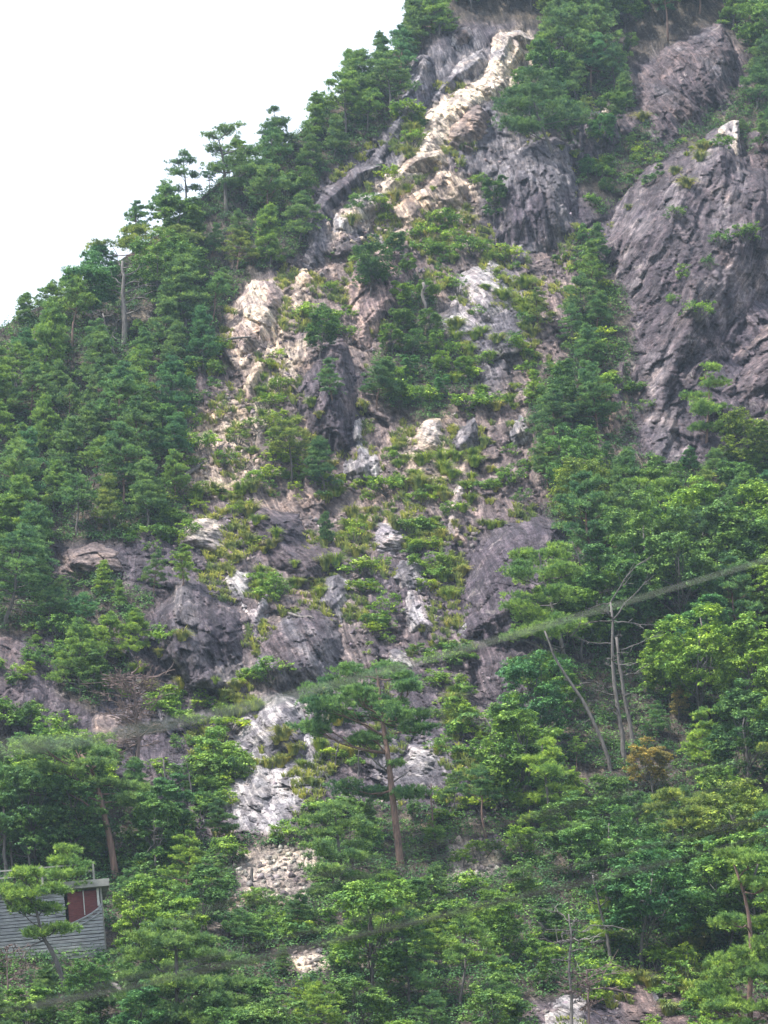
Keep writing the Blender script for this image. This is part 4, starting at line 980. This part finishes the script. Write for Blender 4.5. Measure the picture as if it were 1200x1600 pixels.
while z < 3.0:
    hgt = 0.185; zc = z + hgt / 2; th = .06; yo = rr.uniform(-.015, .015)
    segs = [(-LW, 0)]
    if 1.15 < zc < 2.15: segs = [(-LW, -2.05), (curve_x(zc), 0)]
    elif zc >= 2.15: segs = [(-LW, -2.05)]
    if 2.25 < zc < 2.45: segs = [(-LW, -5.3), (-5.1, -4.2), (-2.6, -2.05)]
    if 2.8 < zc < 2.95: segs = [(-LW, -3.4), (-2.5, -2.05)]
    for a, b in segs:
        x = a
        while x < b - .05:
            e = min(b, x + rr.uniform(2.2, 3.8))
            W.box(((x + e) / 2, yo + rr.uniform(-.008, .008), zc + rr.uniform(-.012, .012)), (e - x - .012, th, hgt - .035)); x = e
    z += hgt
W.build('plank_wall', M_PLANK, B)
MB().box((.02, 2.2, 0), (.1, 4.3, 6.6)).build('side_wall', M_CONC, B)
MB().box((-LW / 2, .55, -.3), (LW - .3, .08, 6.4)).build('dark_backing', M_VOID, B)  # added sheet that paints the gaps between planks dark
MB().box((-LW / 2 + .15, 2.1, 3.28), (LW + .7, 5.0, .42)).build('roof_slab', M_CONC, B)
S = MB(); z = 1.0
while z < 3.0: S.box((-1.0, .16, z), (1.75, .04, .085)); S.box((-1.0, .19, z + .05), (1.75, .02, .05)); z += .1
sh = S.build('shutter', M_RED, B)
for x, w in ((-.16, .13), (-.98, .05)):
    MB().box((x, .06, 2.55 if w > .1 else 2.3), (w, .07, 1.0 if w > .1 else 1.4)).build('post', M_WHITE, B)
for off, th in ((0.0, .09), (0.28, .06)):
    q = [(-.02 + curve_x(zz) * 1.0, -.06, zz - off) for zz in np.linspace(1.16, 2.14, 9)]
    MB().tube(q, [th * .7] * 9, 5).build('trim_strip', M_PLANK, B)
for x in (-.3, -3.2, -6.1, -9.0):
    MB().box((x, .2, 4.05), (.11, .11, 1.14)).build('railing_post', M_CONC, B)
for zz in (4.5, 4.1):
    MB().box((-5.9, .2, zz), (11.3, .075, .075)).build('rail', M_CONC, B)

# ------------------------------------------------------------------ overhead cables close to the camera
M_CABLE = plain_material('grey cable sheath', (0.20, 0.22, 0.16), (0.28, 0.30, 0.23), 8, bump=.0005)
M_WIRE = plain_material('black cable sheath', (0.018, 0.02, 0.018), (0.04, 0.04, 0.038), 8, bump=.0005)
def cable(a, mid, b, rad, mat, label):
    P = [CAM + ray(p[0], p[1]) * p[2] for p in (a, mid, b)]
    pts = []
    for t in np.linspace(-1.2, 2.2, 60):          # parabola through three points, running on past the view
        l0 = (t - .5) * (t - 1) / .5; l1 = t * (t - 1) / -.25; l2 = t * (t - .5) / .5
        pts.append(tuple(P[0] * l0 + P[1] * l1 + P[2] * l2))
    o = MB().tube(pts, rad, 8).build('overhead_cable', mat, None, True)
    tag(o, label, 'cable', 'power and telephone cables crossing the view')
cable((-100, 1172, 2.6), (560, 1060, 6.4), (1260, 856, 9.5), 0.0024, M_CABLE, 'pale blurred cable crossing before the domed rock and right forest')
cable((150, 1543, 9.0), (600, 1427, 10.5), (1250, 1264, 12.5), 0.0034, M_WIRE, 'upper of two long dark blurred cables low in the photo')
cable((-60, 1592, 9.0), (600, 1455, 10.5), (1250, 1292, 12.5), 0.0038, M_WIRE, 'lower of two long dark blurred cables low in the photo')
cable((300, 1432, 9.0), (640, 1352, 10.5), (1250, 1200, 12.5), 0.0022, M_WIRE, 'faint dark blurred cable above the two long ones')

# ------------------------------------------------------------------ scattered trees and bushes
CLEAR = [(478, 1050, 690, 1240), (0, 1384, 168, 1485), (366, 1325, 505, 1398), (700, 1308, 790, 1374), (606, 1250, 634, 1350), (232, 900, 388, 1090), (724, 812, 800, 1005), (952, 1040, 998, 1180),
         (878, 1430, 908, 1600), (985, 1165, 1060, 1228), (372, 1090, 490, 1285), (836, 1545, 912, 1600), (1000, 1525, 1110, 1600), (480, 540, 590, 750), (768, 225, 900, 385), (960, 250, 1200, 700), (180, 405, 200, 520), (345, 240, 356, 325),
         (660, 100, 800, 310), (520, 310, 590, 400), (365, 440, 490, 560), (310, 600, 390, 760), (155, 1250, 182, 1360), (195, 1050, 220, 1180), (1000, 80, 1150, 235), (705, 420, 810, 540), (620, 655, 830, 755), (920, 1110, 955, 1195), (455, 1482, 512, 1515), (280, 805, 360, 860), (85, 850, 195, 905), (0, 1010, 80, 1140), (380, 790, 545, 900)]
def blocked(px, py, w, h):
    for x0, y0, x1, y1 in CLEAR:
        if px + w > x0 and px - w < x1 and py > y0 + 4 and py - h < y1 - 6: return True
    return False
def allowed_base(px, py):
    for x0, y0, x1, y1 in BARE:
        if x0 < px < x1 and y0 < py < y1: return False
    return True
def depth_m(py): 
    e = PITCH - math.atan((py - 800) / 800 * TH); Y = np.interp(math.tan(e), _imono[:1700], _pY[:1700]); return Y / math.cos(e)
SKYL = np.array([(-90, 500), (0, 466), (40, 444), (75, 428), (130, 390), (160, 350), (215, 305), (265, 262), (300, 245), (330, 220), (380, 195), (420, 172), (450, 155), (490, 125), (545, 75), (600, 35), (625, 10), (700, -90), (1300, -900)])
def scatter(zone, tries, gap, kinds, hr, tones, xr, yr, group, minh=2.2):
    """kinds: [(list of prototypes, base height, width/height, shape word, weight)]"""
    poly = FORESTS[zone] if isinstance(zone, str) else zone
    for _ in range(tries):
        px, py = rnd.uniform(*xr), rnd.uniform(*yr)
        if in_poly(px, py, poly) < 2 or not allowed_base(px, py): continue
        m = mpp(depth_m(py)); g = gap / m
        if not free(px, py, g): continue
        kk = rnd.choices(kinds, [k[4] for k in kinds])[0]
        H = rnd.uniform(*hr); ok = False
        H = min(H, (py - np.interp(px, SKYL[:, 0], SKYL[:, 1]) + rnd.uniform(-26, 14)) * m)
        for _k in range(4):
            if not blocked(px, py, H * kk[2] * .5 / m, H / m): ok = True; break
            H *= .66
        if not ok or H < minh: continue
        tone = rnd.choices([t for t, w in tones], [w for t, w in tones])[0]
        pr = rnd.choice(kk[0])
        o = place(pr, px, py, s=H / kk[1], tone=tone, shape=kk[3], baseH=kk[1], group=group[0 if kk[0] is PINES or kk[0][0] in PINES else 1])
        if o: TAKEN.append((px, py, g))
PT, PF = [PINES[i] for i in (0, 1, 4, 7)], [PINES[i] for i in (2, 3, 5, 6)]
KP = [(PT, 9, .55, 'tapering', 3), (PF, 9, .65, 'flat-topped', 3)]
KB = [(BROADS[:3], 8, .7, 'rounded', 2), (BROADS[3:], 8, .6, 'billowing', 2)]
G = ('pine trees of the hillside forest', 'broadleaf trees of the hillside forest')
D_ = [('dark green', 1), ('deep green', 3), ('mid green', 5), ('fresh green', 2), ('blue-green', 2), ('olive', 1)]  # weighted to lighter tones, painting distance haze into the far crowns
L_ = [('mid green', 3), ('fresh green', 3), ('deep green', 3), ('bright green', 2), ('dark green', 1)]
scatter('left', 12000, 2.3, KP + [(k[0], k[1], k[2], k[3], .35) for k in KB], (4.0, 8.0), D_ + [('fresh green', 2)], (-90, 770), (-70, 1010), G)
scatter('top', 4000, 2.3, KP + [(k[0], k[1], k[2], k[3], 1.2) for k in KB], (4.5, 8), D_ + [('fresh green', 3)], (700, 1290), (-80, 215), G)
scatter([(600, 100), (612, 30), (640, -40), (720, -60), (700, 40), (650, 90)], 900, 1.6, KP + KB, (3.0, 5.5), D_, (590, 730), (-70, 110), G, 1.2)
scatter('shelf', 400, 2.2, KP + KB, (2.5, 5.0), L_, (90, 240), (940, 1115), G, 1.5)
scatter('strip', 900, 2.2, KP + [(k[0], k[1], k[2], k[3], 1.5) for k in KB], (3.0, 6.0), L_, (800, 1000), (360, 720), G)
scatter('gully', 500, 1.9, KB, (2.2, 3.6), D_ + L_, (570, 740), (400, 660), G, 1.5)
scatter('arete', 300, 2.0, KB + KP, (2.0, 4.0), D_, (860, 1000), (180, 340), G, 1.5)
scatter('nook', 500, 2.0, KB + KP, (2.0, 4.5), L_, (940, 1210), (130, 320), G, 1.5)
scatter('right', 9000, 2.5, KB + [(k[0], k[1], k[2], k[3], 1.1) for k in KP], (5.0, 9.5), L_ + [('blue-green', 1), ('olive', 1)], (760, 1290), (640, 1680), G)
scatter('bottom', 4200, 2.3, KB + [(k[0], k[1], k[2], k[3], 1.8) for k in KP], (2.8, 7.0), L_ + [('bright green', 2), ('blue-green', 1)], (-90, 830), (1180, 1690), G, 1.3)

# individual trees of the bare slope
def one(pr, px, py, hpx, tone, label, baseH=9.0):
    o = place(pr, px, py, hpx=hpx, tone=tone, baseH=baseH, label=label)
    if o: TAKEN.append((px, py, hpx * .4))
one(PINES[7], 125, 1088, 125, 'fresh green', 'wide bushy green pine left of the tooth crag foot')
one(PINES[5], 240, 928, 70, 'mid green', 'flat green pine on the left shoulder of the tooth crag')
one(PINES[5], 285, 915, 70, 'bright green', 'low flat pine just above the tip of the tooth crag')
one(PINES[4], 510, 852, 60, 'dark green', 'small dense dark fir-like pine on the broad plum crag')
one(PINES[1], 520, 625, 70, 'deep green', 'small tiered pine on the face of the dark column crag')
one(PINES[0], 505, 770, 90, 'dark green', 'shadowy pine at the foot of the dark column crag')
one(PINES[3], 455, 755, 110, 'olive', 'thin pine on the yellow-green slope left of the column')
one(PINES[2], 590, 640, 90, 'dark green', 'wispy pine right of the dark column crag')
one(PINES[5], 840, 520, 70, 'olive', 'crooked flat pine on the pale scarred slope')
one(PINES[0], 652, 62, 75, 'mid green', 'pine at the very top of the left skyline by the frame edge')
one(PINES[5], 668, 34, 70, 'deep green', 'flat pine just right of the topmost skyline pine')
one(PINES[4], 642, 92, 60, 'mid green', 'small pine just above the tip of the rock fin')
one(BROADS[2], 580, 460, 100, 'dark green', 'dark bushy tree overhanging the reddish outcrop')
one(BROADS[1], 500, 560, 100, 'deep green', 'broad bush-like tree above the column crag head')
one(PINES[6], 870, 700, 110, 'mid green', 'pine with a bare lower stem below the pine strip')
one(PINES[2], 935, 690, 120, 'deep green', 'round-topped pine beside the reddish outcrop')
one(BROADS[0], 1180, 740, 130, 'olive', 'large dull olive tree at the right edge under cliff')
one(BROADS[4], 1018, 1248, 90, 'rusty', 'rusty brown-leaved tree in the right forest')
one(BROADS[1], 1060, 1130, 60, 'rusty', 'small rust-tinted tree under a bright green crown')
one(BROADS[3], 165, 905, 1, 'dark green', 'x') if False else None
one(PINES[4], 160, 935, 60, 'bright green', 'small bright conical pine left of the tooth crag')
one(BROADS[5], 1050, 1110, 110, 'bright green', 'bright yellow-green tree right of the twin bare trunks')
one(BROADS[1], 1065, 1490, 110, 'bright green', 'bright spreading young tree low on the right')
one(BROADS[2], 1175, 1000, 150, 'bright green', 'large bright crown against the right edge of the forest')
one(BROADS[3], 770, 350, 90, 'dark green', 'dark bush-like tree in the cleft left of the grey pillar')
one(BROADS[2], 120, 1360, 160, 'dark green', 'large dark round tree behind the plank building')
one(BROADS[0], 60, 1350, 150, 'deep green', 'dark round tree left of the red-trunked pine')
one(BROADS[0], 230, 1340, 110, 'deep green', 'round tree right of the red-trunked pine stem')

# bushes and grass tufts on the open rock: (cx, cy, rx, ry, count, tones)
YG = ['yellow-green', 'yellow-green', 'bright green', 'bright green', 'fresh green', 'olive']
GG = ['fresh green', 'mid green', 'fresh green', 'bright green']
SH = [(40, 1130, 60, 25, 10, GG), (30, 1040, 50, 50, 7, GG), (365, 1345, 10, 20, 3, GG), (500, 1375, 12, 20, 3, GG), (860, 1480, 50, 50, 10, GG), (950, 1480, 40, 50, 9, GG), (800, 1500, 40, 40, 7, GG), (1090, 1580, 70, 30, 9, YG), (1060, 470, 60, 120, 5, ['mid green', 'fresh green']), (1165, 350, 20, 80, 4, GG), (250, 800, 60, 45, 14, GG), (330, 560, 20, 60, 6, GG), (420, 640, 35, 60, 9, YG), (440, 720, 60, 50, 16, YG), (350, 760, 60, 25, 9, YG), (610, 740, 30, 50, 8, GG), (690, 650, 50, 40, 10, YG), (640, 610, 60, 50, 14, GG), (740, 740, 60, 50, 15, YG),
      (660, 800, 40, 60, 11, YG), (760, 620, 50, 40, 8, YG), (750, 500, 40, 40, 5, YG), (700, 880, 40, 60, 12, YG), (560, 860, 25, 60, 9, YG), (590, 940, 30, 60, 11, GG), (690, 1030, 70, 40, 14, GG), (400, 890, 25, 35, 5, YG),
      (430, 935, 20, 30, 5, GG), (380, 990, 12, 70, 6, GG), (410, 1060, 25, 20, 4, GG), (350, 1110, 45, 25, 8, YG), (470, 1170, 15, 30, 3, YG), (330, 1180, 60, 50, 18, GG), (330, 1250, 60, 50, 18, GG), (450, 1260, 40, 30, 5, YG),
      (540, 1190, 40, 50, 10, YG), (700, 1110, 60, 50, 16, YG), (740, 1220, 50, 50, 12, GG), (590, 345, 40, 20, 4, YG), (680, 400, 50, 60, 13, GG), (720, 270, 35, 30, 6, GG), (645, 195, 12, 35, 8, YG), (600, 275, 14, 12, 3, YG), (430, 1350, 50, 25, 7, GG), (740, 1345, 35, 20, 4, GG), (110, 1010, 60, 40, 10, GG), (330, 600, 30, 60, 8, GG), (310, 700, 30, 60, 8, GG), (740, 560, 25, 50, 5, YG),
      (500, 490, 40, 50, 12, GG), (560, 400, 30, 50, 8, GG), (430, 560, 15, 20, 3, YG), (840, 560, 40, 40, 6, GG), (790, 420, 20, 30, 4, YG), (930, 520, 30, 60, 8, YG), (950, 600, 20, 50, 5, YG), (1000, 260, 50, 30, 7, YG), (1090, 220, 30, 15, 4, YG), (930, 290, 15, 50, 5, GG),
      (900, 420, 20, 50, 5, GG), (250, 960, 25, 40, 4, GG), (270, 1010, 20, 30, 3, GG), (250, 1090, 30, 20, 4, YG), (560, 770, 30, 20, 3, YG), (260, 830, 60, 20, 8, GG), (1110, 440, 30, 60, 3, ['mid green', 'deep green']), (1000, 640, 20, 30, 3, GG), (810, 740, 50, 40, 8, GG),
      (650, 870, 15, 15, 2, GG), (480, 1270, 60, 20, 6, GG), (1080, 1520, 70, 50, 12, YG), (960, 1560, 40, 30, 5, GG), (450, 1440, 70, 35, 14, GG), (260, 1350, 60, 60, 16, GG), (250, 1430, 50, 40, 10, GG), (740, 1430, 60, 40, 10, GG), (640, 1460, 60, 50, 10, GG), (220, 1100, 40, 40, 5, YG), (1190, 720, 6, 6, 1, ['rusty'])]
SREQ = []
for cx, cy, rx, ry, n, tones in SH:
    for _ in range(n):
        px, py = cx + rnd.gauss(0, .55) * rx, cy + rnd.gauss(0, .55) * ry
        if not allowed_base(px, py) and rnd.random() < .85: continue
        if 380 < px < 780 and 560 < py < 1000 and rnd.random() < .3: continue
        if any(x0 < px < x1 and y0 < py < y1 for x0, y0, x1, y1 in CLEAR if x0 != 366 and x0 != 700 and x0 != 0) and rnd.random() < (.72 if px < 940 else .25): continue
        h = rnd.choice((.7, 1.0, 1.3, 1.8))
        SREQ.append((h, px, py, rnd.choice(SHRUBS), rnd.choice(tones)))
SREQ.sort(key=lambda q: -q[0])
for h, px, py, pr, tone in SREQ[:290]:
        place(pr, px, py, s=h * .72, tone=tone, shape={.7: 'tiny', 1.0: 'small', 1.3: 'rounded', 1.8: 'large'}[h], baseH=1.1, group='bushes on the open slope', sink=.1)
for part, tint in enumerate(((1.9, 1.5, .8, 1), (1.3, 1.2, .85, 1), (.95, 1.0, .95, 1))):
    vv, ff, off = [], [], 0
    for h, px, py, pr, tone in SREQ[290 + part::3]:
        for k_ in range(2):
            q = hit(px + k_ * rnd.uniform(-14, 14), py + k_ * rnd.uniform(-14, 14))
            if q is None: continue
            me = pr.parts[1][1]; co = np.empty(len(me.vertices) * 3, np.float32); me.vertices.foreach_get('co', co)
            a = rnd.uniform(0, 6.28); sc = rnd.uniform(.4, .9); co = co.reshape(-1, 3) * sc; co = np.stack([co[:, 0] * math.cos(a) - co[:, 1] * math.sin(a), co[:, 0] * math.sin(a) + co[:, 1] * math.cos(a), co[:, 2] - .1], 1)
            vv.append(co + np.array(q[0])); ff.append(np.arange(len(co)).reshape(-1, 4) + off); off += len(co)
    o = link_mesh('small_bushes', np.concatenate(vv), np.concatenate(ff), M_LEAF); o.color = tint; tag(o, kind='stuff')
GRT = [(430, 700, 60, 70, 16), (370, 780, 50, 20, 6), (740, 560, 60, 120, 16), (660, 780, 60, 60, 14), (740, 760, 50, 50, 12), (620, 720, 30, 50, 6), (480, 900, 60, 40, 8), (450, 1190, 25, 40, 6), (540, 1180, 50, 30, 8), (700, 900, 30, 60, 8), (600, 320, 40, 30, 6), (640, 210, 10, 30, 5),
       (930, 240, 60, 60, 8), (1080, 1540, 60, 40, 14), (830, 480, 60, 60, 9), (560, 820, 30, 40, 6), (350, 1100, 50, 30, 6), (1050, 250, 50, 60, 6), (700, 350, 40, 50, 7), (720, 1130, 40, 40, 6), (1100, 1480, 60, 25, 8), (410, 850, 40, 60, 6), (260, 1060, 60, 40, 5), (850, 620, 60, 60, 7)]
for cx, cy, rx, ry, n in GRT:
    for _ in range(int(n * 1.35)):
        px, py = cx + rnd.gauss(0, .6) * rx, cy + rnd.gauss(0, .6) * ry
        sc = rnd.choice((.55, .8, 1.05))
        place(rnd.choice(GRASSES), px, py, s=sc, tone=rnd.choice(['straw yellow', 'lime', 'lime', 'mid green']), shape={.55: 'short', .8: 'arching', 1.05: 'tall'}[sc], baseH=1.0, group='grass tufts on the open slope')

# ------------------------------------------------------------------ uncountable: undergrowth, rubble
def surf_points(n, keep, seed, xr=(-45, 45), vr=(20, 200)):
    r = np.random.default_rng(seed); X = r.uniform(*xr, n); V = r.uniform(*vr, n)
    Y, Z = prof(V); px, py = project(X, Y, Z)
    k = (px > -130) & (px < 1330) & (py > -130) & (py < 1720); X, V, px, py = X[k], V[k], px[k], py[k]
    x, y, z, c, f = surface(X[None], V[None]); k = keep(px, py, f[0], X, V)
    return np.stack([x[0], y[0], z[0]], 1)[k]
def nearbare(px, py):
    k = np.zeros(px.shape, bool)
    for x0, y0, x1, y1 in BARE[:3]: k |= (px > x0) & (px < x1) & (py > y0) & (py < y1)
    return k
r = np.random.default_rng(77)
P = surf_points(60000, lambda px, py, f, X, V: (f > .55) & ~nearbare(px, py) & (fbm(X / 3, V / 3, 88, 3) > -.35), 5)
P = P[:16000]
n = 44
d = unit(r.normal(0, 1, (len(P), n, 3))); d[..., 2] = np.abs(d[..., 2])
rad = r.uniform(.35, .85, (len(P), 1, 1)) * r.uniform(.7, 1.05, (len(P), n, 1))
C = (P[:, None, :] + d * rad * np.array([1, 1, .8])).reshape(-1, 3); C[:, 2] += .1
V, F = leaves(C, d.reshape(-1, 3) + np.array([0, 0, .6]), .075, r)
o = link_mesh('undergrowth', V, F, M_LEAF); o.color = (.62, .72, .80, 1); tag(o, kind='stuff')  # dark bluish tint paints in the shade beneath the trees
P = surf_points(60000, lambda px, py, f, X, V: (f < .35) & (fbm(X / 2.5, V / 4, 188, 4) > .12) & ((px > 290) & (px < 990)), 6)[:9000]
gv, gf = [], []
g0, gf0 = grass_mesh(9, .45, 30, .45)
Vv = (g0[None] * r.uniform(.5, 1.3, (len(P), 1, 1)) + P[:, None, :]).reshape(-1, 3)
Ff = (gf0[None] + (np.arange(len(P)) * len(g0))[:, None, None]).reshape(-1, 3)
o = link_mesh('grass', Vv, Ff, M_GRASS); o.color = (.95, .95, .9, 1); tag(o, kind='stuff')

def stones(P, smin, smax, seed, name, col):
    r = np.random.default_rng(seed); n = len(P)
    base = np.array([(-1, -1, -1), (1, -1, -1), (1, 1, -1), (-1, 1, -1), (-1, -1, 1), (1, -1, 1), (1, 1, 1), (-1, 1, 1)], float) * .5
    fc = np.array([(3, 2, 1, 0), (4, 5, 6, 7), (0, 1, 5, 4), (1, 2, 6, 5), (2, 3, 7, 6), (3, 0, 4, 7)])
    q, _ = np.linalg.qr(r.normal(0, 1, (n, 3, 3)))
    sz = (smin + (smax - smin) * r.random((n, 1)) ** 2.5)
    sh = base[None] * (sz * r.uniform(.5, 1.2, (n, 3)))[:, None, :] * r.uniform(.55, 1.2, (n, 8, 1))
    V = np.einsum('nij,nkj->nki', q, sh) + P[:, None, :]
    F = fc[None] + (np.arange(n) * 8)[:, None, None]
    o = link_mesh(name, V.reshape(-1, 3), F.reshape(-1, 4), M_ROCK)
    c = np.array(col) * r.uniform(.6, 1.15, (n, 1)) * (1 + r.normal(0, .04, (n, 3))); paint(o, np.repeat(c, 8, 0)); tag(o, kind='stuff'); return o
def inz(*polys):
    def k(px, py, f, X, V):
        m_ = np.zeros(px.shape, bool)
        for p in polys: m_ |= sdist(px + 26 * fbm(X / 2.2, V / 2.2, 661, 3), py + 20 * fbm(X / 2.2, V / 2.2, 662, 3), p) > 0
        return m_
    return k
stones(surf_points(160000, inz(ZONES[10][0], ZONES[12][0], ZONES[13][0], [(560, 1380), (600, 1390), (590, 1420), (555, 1415)]), 8), .07, .46, 1, 'rubble', (.42, .385, .33))
stones(surf_points(60000, inz([(300, 620), (395, 600), (400, 760), (300, 760)], [(620, 690), (720, 690), (720, 760), (640, 770)], [(585, 290), (760, 280), (730, 400), (610, 380), (515, 400)], [(540, 1480), (600, 1480), (600, 1510), (540, 1510)], [(310, 1395), (380, 1385), (470, 1400), (440, 1440)]), 9)[:2600], .10, .5, 2, 'rubble', (.48, .40, .33))
stones(surf_points(90000, lambda px, py, f, X, V: (f < .3) & (px > 270) & (px < 960) & (fbm(X / 3, V / 3, 288, 3) > .1), 10)[:3600], .08, .42, 3, 'rubble', (.30, .26, .26))

# ------------------------------------------------------------------ labels for the scattered plants, told apart by tone, shape and landmark
MARKS = [('tall ridge pine', 350, 270), ('pale dead snag', 190, 470), ('cream scar top', 790, 85), ('rock fin', 640, 180), ('brown layered block', 725, 210), ('cream tongue', 640, 285), ('ribbed grey pillar', 840, 300),
         ('great cliff', 1090, 440), ('white scar', 1140, 225), ('peaked plum crag', 1080, 140), ('tawny broken crag', 400, 500), ('sandy gully', 350, 690), ('dark column crag', 525, 620), ('pale scarred slab', 755, 480), ('reddish outcrop', 590, 460),
         ('tooth crag', 310, 990), ('domed dark rock', 780, 900), ('twin bare trunks', 970, 1070), ('dead brown pine', 205, 1120), ('tall red pine', 600, 1170), ('pale rock chute', 430, 1140), ('plank building', 90, 1430), ('white rubble', 430, 1360),
         ('bleached snag', 893, 1500), ('rusty tree', 1020, 1200), ('curved bare trunk', 920, 1110), ('yellow-green cone pine', 860, 1230), ('uprooted log', 190, 1560), ('broad bottom pine', 280, 1540), ('flat-topped thin pine', 1070, 1310), ('reddish bank', 1090, 1590),
         ('corner pine', 1175, 1480), ('small rubble spill', 485, 1500), ('right rubble patch', 745, 1345), ('sandy ledge', 660, 700), ('plum crag', 450, 850), ('layered knoll', 610, 840), ('lone skyline pine', 285, 270), ('dark skyline pine', 428, 170),
         ('dark wall', 30, 1080), ('low dark crag', 145, 880), ('airy pine', 1010, 800), ('bright large crown', 1175, 930), ('short edge snag', 25, 610), ('pale-capped crag', 318, 835), ('flat forked pine', 230, 380), ('veined boulder', 655, 955), ('pine strip', 930, 560), ('summit boulder', 720, 60), ('layered green pine', 530, 1340)]
def rel(px, py, mx, my):
    dx, dy = px - mx, py - my; d = math.hypot(dx, dy)
    how = 'just ' if d < 70 else ('well ' if d > 150 else '')
    ax_, ay_ = abs(dx), abs(dy)
    if ax_ > 2 * ay_: w = 'right of' if dx > 0 else 'left of'
    elif ay_ > 2 * ax_: w = 'below' if dy > 0 else 'above'
    else: w = ('lower' if dy > 0 else 'upper') + (' right of' if dx > 0 else ' left of')
    return how + w
from collections import defaultdict
pool = defaultdict(list)
for rec in PLACED:
    o, kind, px, py, tone, shape, hm, lab = rec
    if lab: continue
    mk = min(MARKS, key=lambda q: (q[1] - px) ** 2 + (q[2] - py) ** 2)
    size = {'pine tree': (5, 8), 'tree': (4, 7)}.get(kind)
    sw = '' if not size else ('small ' if hm < size[0] else ('' if hm < size[1] else 'tall '))
    pool[f"{sw}{shape} {tone} {kind} {rel(px, py, mk[1], mk[2])} the {mk[0]}".strip()].append((px, py, o))
ORD = ['leftmost', 'second from left', 'third from left', 'fourth from left', 'fifth from left', 'sixth from left', 'seventh from left', 'eighth from left']
for lab, lst in pool.items():
    lst.sort(key=lambda q: q[0])
    for i, (px, py, o) in enumerate(lst):
        if len(lst) == 1: o['label'] = lab
        elif len(lst) == 2: o['label'] = lab + (', the left one' if i == 0 else ', the right one')
        elif i == len(lst) - 1: o['label'] = lab + ', rightmost'
        else: o['label'] = lab + ', ' + ORD[min(i, 7)]
        if len(o['label'].split()) > 16: o['label'] = o['label'].replace('well ', '').replace('just ', '')
print('PLACED', len(PLACED), {k: sum(1 for r_ in PLACED if r_[1] == k) for k in set(r_[1] for r_ in PLACED)})

# ------------------------------------------------------------------ summer haze
hz = MB().box((0, 190, 148.5), (560, 440, 305)).build('haze', None)
mh = bpy.data.materials.new('summer haze'); mh.use_nodes = True; hn = mh.node_tree.nodes; hn.clear()
ho = hn.new('ShaderNodeOutputMaterial'); pv = hn.new('ShaderNodeVolumePrincipled')
pv.inputs['Color'].default_value = (0.62, 0.80, 1.0, 1); pv.inputs['Density'].default_value = 0.0002; pv.inputs['Anisotropy'].default_value = 0.2
mh.node_tree.links.new(pv.outputs[0], ho.inputs['Volume']); hz.data.materials.append(mh)
tag(hz, kind='stuff')
